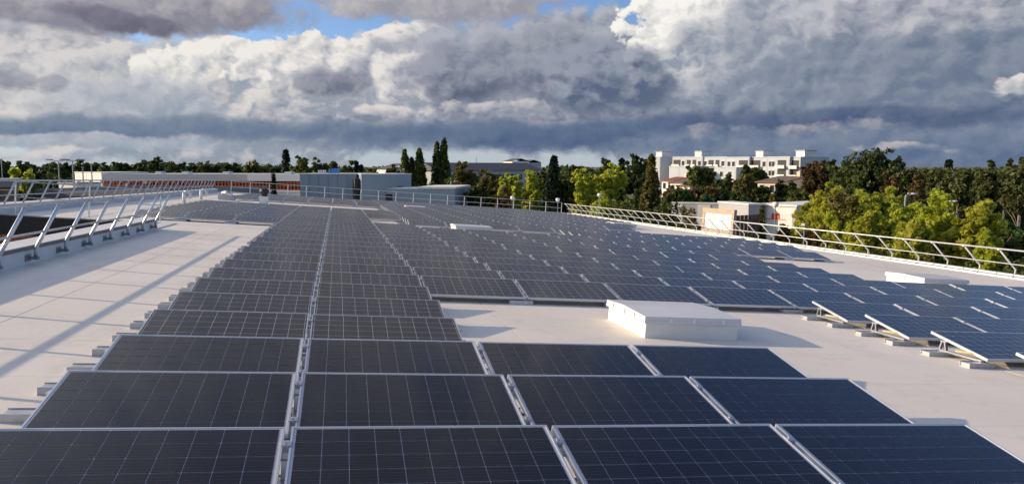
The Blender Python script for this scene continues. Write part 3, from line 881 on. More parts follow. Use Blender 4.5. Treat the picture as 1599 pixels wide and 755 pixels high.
def flats(pxl, pxr, off, ytop, label, balc=(), win=(), cap=None, floors=4, mtl='flats_white'):
    t, w, h = place('apartment_block', pxl, fd(pxl) + off, pxr, fd(pxr) + off, ytop, label, 'apartment block', 'white flats beyond the right trees')
    block(t, w, 12, 0, h, mtl)
    MB().box(-0.1, w + 0.1, -0.1, 12.1, h, h + 0.3).build('coping', mtl, t)
    fh = 2.7
    for a, b in balc:
        for f in range(floors):
            z = h - 0.5 - (f + 1) * fh
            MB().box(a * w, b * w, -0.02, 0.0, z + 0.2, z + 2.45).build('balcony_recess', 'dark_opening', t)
            MB().box(a * w - 0.1, b * w + 0.1, -1.1, -0.021, z, z + 0.18).build('balcony_slab', 'render_white', t)
            MB().box(a * w - 0.1, b * w + 0.1, -1.1, -1.04, z + 0.181, z + 0.95).build('balcony_front', 'render_white', t)
    MB().box(w - 0.5, w - 0.02, -0.03, 0.0, 0, h - 0.3).build('infill_strip', 'render_grey', t)
    if win:
        openings(t, w, 1, floors, 1.15, 1.45, h - 0.4 - floors * fh + 0.5, fh, xs=[x * w for x in win])
    if cap:
        MB().box(cap[0] * w, cap[1] * w, 2, 7, h + 0.301, h + 2.0).build('lift_house', 'render_white', t)
        MB().box(cap[0] * w - 0.2, cap[1] * w + 0.2, 1.8, 7.2, h + 2.001, h + 2.2).build('lift_roof', 'render_grey', t)
    return t, w, h


flats(1018, 1031, 0, 246, 'tallest white tower at the left end of the flats, two caps on top', win=(), cap=(0.05, 0.75))
flats(1050, 1071, 0.6, 246, 'white flats segment with dark balconies just right of the tower', balc=((0.08, 0.6),), win=(0.8,))
flats(1071, 1097, 0.0, 246, 'white flats segment with a lift house over its middle', balc=((0.05, 0.3), (0.4, 0.62)), win=(0.82,), cap=(0.3, 0.7))
flats(1097, 1134, 0.5, 246.2, 'white flats segment with dark balconies and a grey right end', balc=((0.25, 0.48), (0.55, 0.72)), win=(0.12, 0.86))
flats(1134, 1170, -0.8, 246.5, 'white flats segment with windows left and balconies right, in the middle', balc=((0.55, 0.95),), win=(0.12, 0.32))
flats(1170, 1199, 0.4, 246.5, 'white flats segment recessed under a tall lift house', balc=((0.04, 0.6),), win=(0.8,), cap=(0.1, 0.5))
flats(1199, 1233, -0.9, 246, 'brightest white flats segment with a column of balconies', balc=((0.45, 0.85),), win=(0.12, 0.25))
flats(1233, 1250, 0.2, 246.3, 'rightmost white flats segment with deep balconies and shaded side wall', balc=((0.15, 0.85),), cap=(0.1, 0.9))
t, w, h = flats(1045, 1082, -14, 260.5, 'plain low white block in front of the flats', floors=1)
MB().box(w * 0.42, w * 0.44, -0.03, 0, 0, h).build('wall_joint', 'render_grey', t)
flats(1086, 1150, -6, 262, 'low white terrace in front of the flats, dark windows in a row', win=(0.2, 0.35, 0.5, 0.65, 0.85), floors=1)


def house(pxl, pxr, d, ye, yr, label, wallm, roofm_, turn=0.02, dep=9, win=(0.25, 0.7), floors=2, group=None):
    t, w, h = place('house', pxl, d * (1 + turn), pxr, d, ye, label, 'house', group)
    rh = at(pxl, yr, d).z - at(pxl, ye, d).z
    m = MB().box(0, w, 0, dep, 0, h)
    m.quad([(0.0, 0.0, h), (0, dep, h), (0, dep / 2, h + rh * 0.93)]).quad([(w, dep, h), (w, 0, h), (w, dep / 2, h + rh * 0.93)])
    m.build('wall', wallm, t)
    r = MB(); e = 0.4
    for s in (0, 1):
        ya, yb_ = (-e, dep / 2) if s == 0 else (dep + e, dep / 2)
        za = h - e * rh / (dep / 2)
        pts = [(-e, ya, za), (w + e, ya, za), (w + e, yb_, h + rh), (-e, yb_, h + rh)]
        r.quad(pts).quad([(p[0], p[1], p[2] - 0.15) for p in reversed(pts)])
        for k in range(4):
            a, b = pts[k], pts[(k + 1) % 4]; r.quad([a, b, (b[0], b[1], b[2] - 0.15), (a[0], a[1], a[2] - 0.15)])
    rf = r.build('roof', roofm_, t)
    MB().box(w * 0.7, w * 0.7 + 0.7, dep / 2 - 0.4, dep / 2 + 0.4, h + rh * 0.5, h + rh + 0.8).build('chimney', 'render_beige', rf)
    openings(t, w, 2, floors, 0.9, 1.3, h - 1.9 - 2.6 * (floors - 1), 2.6, xs=[x * w for x in win])
    return t, w, h


house(1034, 1052, 165, 281, 276, 'small house with red tiled roof, leftmost of three below the white flats', 'render_white', 'tile_red')
house(1047, 1066, 158, 284, 279, 'small house with grey-brown roof, middle of three below the white flats', 'render_white', 'tile_brown')
house(1062, 1078, 150, 289, 284, 'small house with red roof, rightmost and nearest of three below the flats', 'render_white', 'tile_red')
t, w, h = house(1184, 1222, 128, 283, 274.5, 'beige two-storey house with long brown roof between the willow and the red-leaved tree', 'render_beige', 'tile_brown', turn=0.035, dep=12, win=(0.18, 0.62))
MB().box(w * 0.0, w * 0.22, -0.05, 0.0, 0, 4.2).build('arched_opening', 'dark_opening', t)
house(1255, 1290, 120, 290, 283, 'low beige house half hidden under the red-leaved tree', 'render_beige', 'tile_brown', win=(0.5,), floors=1)

# white yard walls, tank, hall with red square
t, w, h = place('yard_wall', 1050, 95, 1150, 92, 317.5, 'long white yard wall behind the framed board', 'wall')
block(t, w, 0.3, 0, h, 'render_grey'); MB().box(-0.05, w, -0.06, 0.36, h, h + 0.18).build('coping', 'render_white', t)
MB().box(0, w * 0.18, -0.05, 0, 0, h - 0.1).build('wall_panel', 'render_white', t); MB().box(w * 0.42, w * 0.62, -0.05, 0, 0, h - 0.1).build('wall_panel', 'render_white', t)
p = at(1160, 320, 86)
t = thing('water_tank', wm((p.x, p.y, GZ)), 'round pale tank standing between the yard wall and the white hall', 'tank')
hh = p.z - GZ
MB().lathe([(0.95, 0), (0.95, hh - 0.35), (0.75, hh - 0.08), (0.2, hh)], 20).build('shell', 'white_paint', t, True)
t, w, h = place('hall', 1171, 79, 1196, 79.5, 320.5, 'grey side hall wall left of the white hall', 'building')
block(t, w, 6, 0, h, 'render_grey'); MB().box(-0.1, w + 0.05, -0.1, 6.1, h, h + 0.15).build('coping', 'render_white', t)
t, w, h = place('hall', 1187, 80.5, 1246, 77, 320.5, 'white flat-roofed hall with a red square on its wall', 'building')
block(t, w, 9, 0, h, 'render_white'); MB().box(-0.15, w + 0.15, -0.15, 9.15, h, h + 0.2).build('coping', 'render_white', t)
MB().box(w * 0.36, w * 0.57, -0.05, 0.0, h - 1.35, h - 0.78).build('red_square', 'red_square', t)
MB().box(0.0, w * 0.74, -0.035, 0.0, h - 1.42, h - 1.352).build('red_stripe', 'red_square', t)
for z in (0.9, 2.6):
    MB().box(0, w, -0.025, 0.0, h - z - 0.02, h - z).build('panel_joint', 'render_grey', t)
t, w, h = place('low_wall', 1240, 64, 1292, 62, 340, 'pale low wall with timber top partly hidden by the yellow trees', 'wall')
block(t, w, 0.3, 0, h, 'render_grey'); MB().box(0, w, -0.08, 0.38, h, h + 0.35).build('timber_cap', 'fence_brown', t)

# framed white board and brown fence just beyond the roof edge
t = thing('framed_board', roofm(25.3, 0), 'large white board in a timber frame beyond the right guard rail', 'board')
y0, y1, zb, zt = 41.8, 46.1, -1.6, 1.55
MB().box(0.05, 0.15, y0 + 0.32, y1 - 0.32, zb, zt - 0.32).build('board', 'white_paint', t)
for nm, a in (('frame_post', (0, 0.2, y0, y0 + 0.32, zb, zt)), ('frame_post', (0, 0.2, y1 - 0.32, y1, zb, zt)), ('frame_beam', (0, 0.2, y0 + 0.321, y1 - 0.321, zt - 0.32, zt)), ('frame_beam', (0, 0.2, y0 + 0.321, y1 - 0.321, -0.15, 0.1))):
    MB().box(*a).build(nm, 'timber', t)
for f in (0.33, 0.66):
    MB().box(0.03, 0.05, y0 + (y1 - y0) * f - 0.02, y0 + (y1 - y0) * f + 0.02, 0.11, zt - 0.33).build('board_joint', 'render_grey', t)
t, w, h = place('board_fence', 1140, 56, 1192, 58, 337.5, 'brown fence of upright boards right of the framed white board', 'fence')
me = MB().box(0, w / 17 - 0.02, -0.012, 0.012, 0, h).mesh('fence_board', 'fence_brown')
for i in range(17):
    o = link('fence_board', me, t); o.location = (i * w / 17, (i % 2) * 0.03, 0)
MB().box(0, w, 0.06, 0.14, h - 0.5, h - 0.38).build('fence_rail', 'fence_brown', t)


# lamps
def lamp(px, ytop, d, label, kind='street', pole=0.06, group='street lamps around the roof'):
    p = at(px, ytop, d); H = p.z - GZ
    t = thing('street_lamp', wm((p.x, p.y, GZ), math.radians(20)), label, 'street lamp', group)
    if kind == 'ball':
        MB().tube([(0, 0, 0), (0, 0, H - 0.35)], [pole * 1.4, pole], 8).build('pole', 'lamp_grey', t)
        MB().lathe([(0.04, H - 0.36), (0.14, H - 0.30), (0.21, H - 0.15), (0.16, H - 0.02), (0.05, H)], 14).build('lamp_head', 'lamp_white', t, True)
    elif kind == 'twin':
        MB().tube([(0, 0, 0), (0, 0, H)], [pole * 1.5, pole], 8).build('pole', 'lamp_grey', t)
        for s in (-1, 1):
            MB().tube([(0, 0, H - 0.05), (s * 0.9, 0, H + 0.12)], 0.04, 6).build('arm', 'lamp_grey', t)
            MB().box(s * 0.9 - 0.35, s * 0.9 + 0.35, -0.14, 0.14, H + 0.08, H + 0.2).build('lamp_head', 'lamp_grey', t)
    elif kind == 'mast':
        MB().tube([(0, 0, 0), (0, 0, H)], [pole * 1.5, pole], 8).build('pole', 'lamp_grey', t)
        MB().box(-0.12, 0.12, -0.12, 0.12, H, H + 0.12).build('cap', 'lamp_grey', t)
    else:
        MB().tube([(0, 0, 0), (0, 0, H - 0.15), (0.06, 0, H)], [pole * 1.4, pole, pole], 8).build('pole', 'lamp_grey', t)
        MB().tube([(0.06, 0, H), (0.45, 0, H + 0.12)], 0.035, 6).build('arm', 'lamp_grey', t)
        MB().lathe([(0.04, 0.11), (0.20, 0.09), (0.24, 0.04), (0.08, 0.0)][::-1], 12, at=(0.62, 0, H + 0.02)).build('lamp_head', 'lamp_white', t, True)
    return t


lamp(91, 251, 88, 'tall thin twin-headed lamp pole, leftmost near the white end wall', 'twin')
lamp(113, 251, 84, 'tall thin twin-headed lamp pole, second near the white end wall', 'twin')
lamp(129, 262, 84, 'tall thin bare pole in front of the white end wall, left one', 'mast')
lamp(142.5, 257, 84, 'tall thin bare pole in front of the white end wall, right one', 'mast')
lamp(2, 249, 120, 'thin lamp pole at the far left edge', 'mast')
lamp(744, 247, 210, 'thin mast above the long slate roof', 'mast', 0.08)
lamp(871, 309, 72, 'white lamp head just above the far rail in front of the dark conifer', 'ball', 0.025)
lamp(800, 306, 73, 'small white lamp head above the far rail left of the dark conifer', 'ball', 0.02)
lamp(704, 284, 95, 'white sloping lamp head between the plant blocks and the dark trees', 'street', 0.07)
lamp(936, 301.5, 72, 'dark post with round white lamp head near the bend of the rail', 'ball', 0.045)
lamp(1211, 315, 48, 'thin lamp post with grey head before the red square', 'ball', 0.03)
lamp(1414, 305, 40, 'street lamp with flat white head rising from the yellow trees', 'street', 0.05)
lamp(1480, 316.5, 44, 'street lamp with flat white head sunk in the brightest yellow tree', 'street', 0.05)
lamp(1256, 352, 44, 'short thin post behind the right guard rail below the hall', 'mast', 0.035)
# ------------------------------------------------------------------ trees
def leaf_mat(name, c1, c2, trans=0.35):
    m = bpy.data.materials.new(name); m.use_nodes = True; MATS[name] = m
    nt = m.node_tree; N = nt.nodes; L = nt.links; b = N['Principled BSDF']
    at_ = N.new('ShaderNodeAttribute'); at_.attribute_name = 'tint'
    oi = N.new('ShaderNodeObjectInfo')
    mx = N.new('ShaderNodeMix'); mx.data_type = 'RGBA'; mx.inputs[6].default_value = (*c1, 1); mx.inputs[7].default_value = (*c2, 1)
    ad = N.new('ShaderNodeMath'); ad.operation = 'MULTIPLY_ADD'; L.new(oi.outputs['Random'], ad.inputs[0]); ad.inputs[1].default_value = 0.35
    L.new(at_.outputs['Fac'], ad.inputs[2])
    L.new(ad.outputs[0], mx.inputs[0])
    L.new(mx.outputs[2], b.inputs['Base Color']); b.inputs['Roughness'].default_value = 0.55; b.inputs['Specular IOR Level'].default_value = 0.25
    tr = N.new('ShaderNodeBsdfTranslucent'); L.new(mx.outputs[2], tr.inputs['Color'])
    ms = N.new('ShaderNodeMixShader'); ms.inputs[0].default_value = trans
    L.new(b.outputs[0], ms.inputs[1]); L.new(tr.outputs[0], ms.inputs[2]); L.new(ms.outputs[0], N['Material Output'].inputs['Surface'])
    return m


leaf_mat('leaf_dark', (0.036, 0.058, 0.017), (0.078, 0.104, 0.027))
leaf_mat('leaf_mid', (0.060, 0.090, 0.020), (0.120, 0.148, 0.032))
leaf_mat('leaf_olive', (0.075, 0.078, 0.020), (0.160, 0.140, 0.034))
leaf_mat('leaf_yellow', (0.26, 0.29, 0.03), (0.54, 0.53, 0.075), 0.6)
leaf_mat('leaf_lime', (0.25, 0.31, 0.03), (0.52, 0.56, 0.07), 0.6)
leaf_mat('leaf_rust', (0.085, 0.060, 0.026), (0.150, 0.095, 0.036))
leaf_mat('leaf_wood', (0.055, 0.072, 0.024), (0.108, 0.120, 0.038))
leaf_mat('leaf_conifer', (0.012, 0.024, 0.012), (0.030, 0.046, 0.020), 0.15)
leaf_mat('leaf_green', (0.035, 0.095, 0.016), (0.065, 0.140, 0.030))
mat('bark', (0.11, 0.085, 0.06), 0.9, var=0.4, vscale=4)
mat('bark_pale', (0.26, 0.22, 0.17), 0.9, var=0.3, vscale=3)


def leaf_mesh(name, cen, rad, per, size, mtl, r, flat=0.8, droop=0.0, outward=True):
    """Many small leaf faces spread through clumps; the tint attribute varies clump by clump and leaf by leaf."""
    cen = np.asarray(cen, float); rad = np.asarray(rad, float); n = len(cen) * per
    c = np.repeat(cen, per, 0); rr = np.repeat(rad, per)
    d = r.normal(size=(n, 3)); d /= np.linalg.norm(d, axis=1)[:, None]
    q = c + d * (rr * r.random(n) ** 0.45)[:, None] * np.array([1, 1, flat])
    ax = q - np.array([0, 0, q[:, 2].mean()]); ax /= (np.linalg.norm(ax, axis=1)[:, None] + 1e-6)
    nrm = d * 0.4 + ax * (0.3 if outward else 0.0) + r.normal(size=(n, 3)) * 0.62 + np.array([0, 0, 0.25]); nrm /= np.linalg.norm(nrm, axis=1)[:, None]
    u = np.cross(nrm, r.normal(size=(n, 3))); u /= np.linalg.norm(u, axis=1)[:, None]
    if droop: u = u * (1 - droop) + np.array([0, 0, -1]) * droop; u /= np.linalg.norm(u, axis=1)[:, None]
    w = np.cross(nrm, u); s = size * (0.6 + 0.8 * r.random(n))[:, None]
    a = q - u * s * 0.75; b = q + w * s * 0.42; e = q + u * s * 0.75; f = q - w * s * 0.42
    v = np.stack([a, b, e, f], 1).reshape(-1, 3)
    me = bpy.data.meshes.new(name)
    me.vertices.add(4 * n); me.vertices.foreach_set('co', v.ravel())
    me.loops.add(4 * n); me.loops.foreach_set('vertex_index', np.arange(4 * n, dtype=np.int32))
    me.polygons.add(n); me.polygons.foreach_set('loop_start', np.arange(0, 4 * n, 4, dtype=np.int32))
    me.update(calc_edges=True)
    t = np.clip(np.repeat(r.random(len(cen)), per) * 0.6 + r.random(n) * 0.4, 0, 1)
    at_ = me.attributes.new('tint', 'FLOAT', 'FACE'); at_.data.foreach_set('value', t.astype(np.float32))
    me.materials.append(MATS[mtl]); return me


def clumps(kind, r, n):
    """Clump centres in a unit tree: height 0..1, crown half-width 1 (scaled later)."""
    P = []; Rr = []
    if kind in ('round', 'spread', 'ragged', 'thin'):
        lobes = []
        nl = {'round': 7, 'spread': 10, 'ragged': 13, 'thin': 9}[kind]
        for i in range(nl):
            a = 2 * math.pi * (i + r.random()) / nl; k = 0.25 + 0.5 * r.random()
            zc = 0.42 + 0.42 * r.random() if kind != 'spread' else 0.5 + 0.32 * r.random()
            lobes.append((math.cos(a) * k, math.sin(a) * k, zc, 0.32 + 0.2 * r.random()))
        lobes += [(0, 0, 0.80, 0.36)] if kind != 'spread' else [(0, 0, 0.84, 0.42), (0.1, 0.1, 0.86, 0.36), (-0.1, 0, 0.80, 0.45)]; lobes.append((0, 0, 0.5, 0.55))
        for i in range(n):
            L_ = lobes[r.integers(len(lobes))]
            d = r.normal(size=3); d /= np.linalg.norm(d); rho = L_[3] * (0.35 + 0.68 * r.random())
            z = L_[2] + d[2] * rho * 0.42
            P.append((L_[0] + d[0] * rho, L_[1] + d[1] * rho, min(max(z, 0.16), 0.99))); Rr.append(0.08 + 0.13 * r.random() ** 1.5)
    elif kind == 'poplar':
        for i in range(n):
            z = 0.06 + 0.92 * r.random(); prof = min(1.0, (z / 0.3) ** 0.6) * (1 - max(0, (z - 0.45) / 0.56) ** 1.6)
            a = r.random() * 6.283; k = prof * (0.45 + 0.6 * r.random())
            P.append((math.cos(a) * k, math.sin(a) * k, z)); Rr.append(0.14 + 0.16 * r.random())
    elif kind == 'conifer':
        for i in range(n):
            z = 0.05 + 0.95 * r.random() ** 1.25; tier = 1.0 - 0.28 * ((z * 9 + 0.35 * r.random()) % 1)
            a = r.random() * 6.283; k = (1 - z) ** 0.85 * tier * (0.5 + 0.55 * r.random())
            P.append((math.cos(a) * k, math.sin(a) * k, z)); Rr.append(0.10 + 0.10 * r.random() * (1.1 - z))
    elif kind == 'willow':
        for i in range(n):
            a = r.random() * 6.283; z = 0.12 + 0.86 * r.random() ** 0.8
            k = math.sqrt(max(0.03, 1 - ((z - 0.35) / 0.66) ** 2)) * (0.62 + 0.42 * r.random())
            P.append((math.cos(a) * k, math.sin(a) * k, z)); Rr.append(0.12 + 0.08 * r.random())
    elif kind == 'shrub':
        for i in range(n):
            d = r.normal(size=3); d /= np.linalg.norm(d); rho = 0.6 + 0.42 * r.random()
            P.append((d[0] * rho, d[1] * rho, 0.08 + abs(d[2]) * rho * 0.85)); Rr.append(0.16 + 0.16 * r.random())
    elif kind == 'tall':
        for i in range(n):
            z = 0.60 + 0.40 * r.random(); a = r.random() * 6.283; k = (0.25 + 0.8 * r.random()) * (1.05 - abs(z - 0.80) * 1.8)
            P.append((math.cos(a) * k, math.sin(a) * k, z)); Rr.append(0.13 + 0.12 * r.random())
    return P, Rr


CROWN = {}


def crown_mesh(kind, mtl, H, Wd, nclump, per, size, seed):
    nclump = int(nclump * (2.6 if kind in ('poplar', 'conifer') else 2.2)); per = max(8, int(per * 0.72))
    key = (kind, mtl, round(H * 2), round(Wd * 2), nclump, per, seed)
    if key not in CROWN:
        r = np.random.default_rng(seed * 7919 + len(CROWN))
        P, Rr = clumps(kind, r, nclump)
        P = np.array(P) * np.array([Wd, Wd, H]); Rr = np.array(Rr) * Wd
        Rr = np.clip(Rr, size * 0.8, None)
        flat = 0.75 if kind in ('round', 'spread', 'ragged', 'conifer') else 1.1
        if kind == 'conifer': flat = 0.45
        if kind == 'willow': flat = 1.8
        if kind == 'poplar': flat = 1.7
        P[:, 2] *= H / max((P[:, 2] + Rr * flat * 0.8).max(), 0.1)
        CROWN[key] = leaf_mesh('crown', P, Rr, per, size, mtl, r, flat, 0.5 if kind == 'willow' else 0.0)
    return CROWN[key]


def trunk_mesh(kind, H, Wd, bark, r):
    m = MB(); tr = max(0.10, H * (0.012 if kind == 'tall' else 0.022))
    top = {'poplar': 0.9, 'conifer': 0.95, 'tall': 0.9}.get(kind, 0.62)
    bend = Wd * 0.12
    pts = [(0, 0, 0), (bend * (r.random() - 0.5), bend * (r.random() - 0.5), H * 0.25), (bend * (r.random() - 0.5), bend * (r.random() - 0.5), H * 0.5), (bend * (r.random() - 0.5), bend * (r.random() - 0.5), H * top)]
    m.tube(pts, [tr * 1.3, tr, tr * 0.7, tr * 0.25], 7)
    if kind not in ('conifer', 'poplar', 'shrub'):
        for i in range(7 if kind != 'tall' else 9):
            a = r.random() * 6.283; z = H * (0.22 + 0.4 * r.random()) if kind != 'tall' else H * (0.35 + 0.45 * r.random())
            L_ = Wd * (0.5 + 0.4 * r.random()); dz = H * (0.12 + 0.2 * r.random())
            m.tube([(0, 0, z), (math.cos(a) * L_ * 0.45, math.sin(a) * L_ * 0.45, z + dz * 0.6), (math.cos(a) * L_, math.sin(a) * L_, z + dz)], [tr * 0.5, tr * 0.32, tr * 0.1], 5)
    return m.mesh('trunk', bark)


NT = 0


def tree(name, kind, px, ytop, wpx, d, mtl, label, nclump=60, per=40, size=None, bark='bark', cat='tree', group=None, zbase=None):
    global NT
    NT += 1
    p = at(px, ytop, d); Wd = wpx * 0.5 * d / FPX; zb = GZ if zbase is None else zbase
    H = p.z - zb
    if size is None: size = max(0.16, d * 0.0028)
    t = thing(name, wm((p.x, p.y, zb), r_.random() * 6.28), label, cat, group)
    link('crown', crown_mesh(kind, mtl, H, Wd * 0.9, nclump, per, size, NT % 5), t)
    if kind != 'shrub': link('trunk', trunk_mesh(kind, H, Wd, bark, r_), t)
    else: link('stem', MB().tube([(0, 0, 0), (0.05, 0, H * 0.4)], [0.08, 0.03], 6).mesh('stem', bark), t)
    return t


r_ = np.random.default_rng(11)
# far tree line on the left
prof = [(-12, 249, 34), (6, 249, 32), (30, 251, 30), (52, 254, 30), (75, 253, 30), (98, 253, 28), (121, 250, 26), (140, 254, 26), (162, 253, 30), (184, 254, 28),
        (206, 250.5, 30), (226, 250, 28), (246, 246.5, 36), (268, 252, 28), (290, 253, 32), (313, 254, 30), (337, 256, 28), (361, 254, 26), (389, 252, 40), (414, 257, 24), (433, 258, 26)]
for i, (px, y, w) in enumerate(prof):
    tree('tree', ('round', 'ragged')[i % 2], px, y + (0.5 if i % 3 else -1.0), w * 1.4, 185 + 30 * r_.random(), 'leaf_dark' if i not in (18,) else 'leaf_olive',
         f'dark tree in the far left tree line, {ORD[i + 1]} from the left', 46, 26, 0.75, group='trees in the far left tree line')
for i, (px, y, w, d, mt, lb) in enumerate([(18, 262, 24, 100, 'leaf_lime', 'rounded yellow-green tree near the far left edge, left of two'), (41, 264, 24, 98, 'leaf_lime', 'rounded yellow-green tree near the far left edge, right of two'),
                                           (76, 270, 30, 96, 'leaf_mid', 'loose green tree behind the second post of the far left rail'), (60, 285, 44, 84, 'leaf_mid', 'green tree low behind the leaning posts on the left'), (22, 290, 44, 80, 'leaf_dark', 'dark shrubby tree low behind the left rail posts')]):
    tree('tree', 'round', px, y, w, d, mt, lb, 40, 34, 0.34)
tree('spruce_tree', 'conifer', 446, 234, 40, 170, 'leaf_conifer', 'dark pointed spruce above the far trees left of the plant blocks', 60, 24, 0.6)
for px, y, w, d, mt, k, lb in [(468, 243, 48, 165, 'leaf_mid', 'round', 'broad green tree right of the dark spruce'), (500, 246, 44, 168, 'leaf_mid', 'ragged', 'green tree behind the white flues of the plant block'),
                               (522, 252, 30, 150, 'leaf_olive', 'round', 'olive tree behind the bright blue roof unit'), (542, 251, 40, 165, 'leaf_dark', 'ragged', 'dark spreading tree right of the blue roof unit'),
                               (585, 263, 30, 175, 'leaf_mid', 'round', 'low green tree behind the gap of the plant blocks'), (612, 257, 30, 150, 'leaf_olive', 'round', 'olive tree just left of the tall poplars')]:
    tree('tree', k, px, y, w, d, mt, lb, 56, 32, 0.5)
for px, y, w, lb in [(556, 252, 14, 'small dark conifer right of the spreading tree, left one'), (564, 258, 12, 'small dark conifer right of the spreading tree, right one')]:
    tree('conifer_tree', 'conifer', px, y, w, 160, 'leaf_conifer', lb, 40, 22, 0.5)
for px, y, w, lb in [(632, 232, 17, 'slim green poplar, leftmost of the group by the plant blocks'), (643, 246, 11, 'short thin poplar between two taller ones'), (655, 231, 19, 'slim green poplar in the middle of the group'),
                     (682, 221, 16, 'tall poplar, left of the highest pair'), (693, 215.5, 17, 'tallest poplar, right of the highest pair')]:
    tree('poplar_tree', 'poplar', px, y, w * 1.35, 140, 'leaf_dark' if px == 643 else 'leaf_mid', lb, 90, 40, 0.36)
for px, y, w, d, mt, k, lb in [(680, 262, 26, 120, 'leaf_conifer', 'conifer', 'dark bushy conifer at the foot of the tallest poplars'), (670, 284, 44, 110, 'leaf_green', 'shrub', 'bright green hedge mound beyond the low plant block'), (708, 277, 46, 118, 'leaf_green', 'shrub', 'fresh green hedge below the long slate roof'),
                               (727, 253, 46, 102, 'leaf_olive', 'ragged', 'tall brownish tree right of the low plant block'), (767, 264, 56, 98, 'leaf_olive', 'round', 'broad olive tree in front of the long slate roof'),
                               (800, 270, 44, 92, 'leaf_lime', 'ragged', 'yellow-green tree left of the dark conifer'), (828, 266, 42, 96, 'leaf_lime', 'ragged', 'thin yellow-green tree touching the dark conifer'), (788, 292, 40, 84, 'leaf_rust', 'ragged', 'low tree with rusty leaves behind the far rail'), (745, 290, 60, 88, 'leaf_dark', 'round', 'dark shrubby tree behind the far rail'),
                               (897, 258, 40, 135, 'leaf_dark', 'round', 'dark tree peeping out right of the conifer'), (914, 263, 52, 88, 'leaf_lime', 'ragged', 'yellow-green tree right of the dark conifer'), (953, 254, 60, 90, 'leaf_lime', 'ragged', 'taller yellow-green tree left of the dark grove'),
                               (950, 247.5, 26, 150, 'leaf_dark', 'round', 'small round dark treetop above the yellow-green trees'), (971, 248, 20, 150, 'leaf_conifer', 'conifer', 'small dark pointed treetop left of the dark grove'),
                               (993, 240, 48, 105, 'leaf_dark', 'ragged', 'big dark green tree just left of the slim cypress'), (1010, 248, 26, 110, 'leaf_dark', 'poplar', 'narrow dark tree squeezed behind the cypress'),
                               (985, 306, 56, 70, 'leaf_mid', 'shrub', 'rounded green bush behind the first leaning posts'), (1012, 300, 44, 80, 'leaf_dark', 'shrub', 'dark bush at the foot of the cypress'), (940, 300, 60, 78, 'leaf_lime', 'shrub', 'yellow-green bush behind the bend of the rail'),
                               (1046, 310, 64, 66, 'leaf_mid', 'shrub', 'loose bush left of the framed white board'), (1078, 322, 60, 60, 'leaf_olive', 'shrub', 'olive bush against the left side of the framed board'), (1020, 322, 60, 62, 'leaf_dark', 'shrub', 'low dark bush behind the leaning white rail')]:
    tree('bush' if k == 'shrub' else 'tree', k, px, y, w, d, mt, lb, 80, 40, max(0.2, d * 0.0034), cat='bush' if k == 'shrub' else 'tree')
tree('fir_tree', 'conifer', 865, 244, 82, 86, 'leaf_conifer', 'big dark fir standing behind the far rail near its bend', 190, 46, 0.30)
tree('cypress_tree', 'poplar', 1018, 241, 34, 78, 'leaf_olive', 'tall slim olive cypress in front of the white flats', 130, 50, 0.26)
tree('fir_tree', 'conifer', 427, 271, 17, 75, 'leaf_conifer', 'small thin fir with reddish top before the orange screens', 40, 22, 0.22)
for px, y, w, d, mt, k, lb in [(1052, 289, 46, 120, 'leaf_rust', 'shrub', 'reddish-brown hedge bush below the small red roofs'), (1080, 288, 50, 116, 'leaf_rust', 'shrub', 'reddish-brown hedge bush further right below the flats'), (1112, 289, 44, 112, 'leaf_rust', 'shrub', 'reddish-brown hedge bush left of the willow'),
                               (1095, 259, 46, 140, 'leaf_mid', 'round', 'round green tree in front of the low white terrace'), (1125, 272, 40, 132, 'leaf_dark', 'ragged', 'dark tree between the round tree and the willow'), (1076, 303, 36, 104, 'leaf_green', 'shrub', 'bright green shrub above the white yard wall, left one'), (1104, 303, 40, 102, 'leaf_green', 'shrub', 'bright green shrub above the white yard wall, right one'), (1132, 300, 50, 104, 'leaf_dark', 'shrub', 'dark shrub above the yard wall under the willow'),
                               (1163, 272, 48, 100, 'leaf_olive', 'willow', 'golden willow above the round tank'), (1181, 257, 44, 150, 'leaf_dark', 'round', 'round dark tree in front of the flats, behind the willow'), (1228, 281, 50, 100, 'leaf_dark', 'round', 'dark tree standing before the beige house'), (1210, 303, 40, 96, 'leaf_olive', 'shrub', 'olive shrub at the foot of the beige house'),
                               (1272, 252, 48, 112, 'leaf_rust', 'ragged', 'red-leaved tree at the right end of the flats'), (1298, 249, 40, 120, 'leaf_dark', 'ragged', 'dark tree right behind the red-leaved tree'),
                               (1335, 250, 80, 112, 'leaf_dark', 'ragged', 'dark spreading tree left of the highest crown'), (1362, 231, 125, 110, 'leaf_dark', 'spread', 'highest broad crown on the right, flat umbrella top'), (1402, 247, 90, 112, 'leaf_dark', 'ragged', 'dark spreading tree right of the highest crown'),
                               (1335, 272, 60, 85, 'leaf_mid', 'ragged', 'mid green tree in front of the highest crown'), (1395, 270, 34, 80, 'leaf_rust', 'ragged', 'small rusty tree below the spreading crown'), (1437, 272, 64, 66, 'leaf_rust', 'thin', 'rust-tinted thin tree behind the street lamp'),
                               (1482, 250, 28, 170, 'leaf_conifer', 'conifer', 'lone dark conifer on the skyline right of the highest crown'), (1415, 296, 60, 56, 'leaf_olive', 'ragged', 'dull olive tree behind the street lamp')]:
    tree('bush' if k == 'shrub' else 'tree', k, px, y, w, d, mt, lb, 110, 44, max(0.22, d * 0.0036), cat='bush' if k == 'shrub' else 'tree')
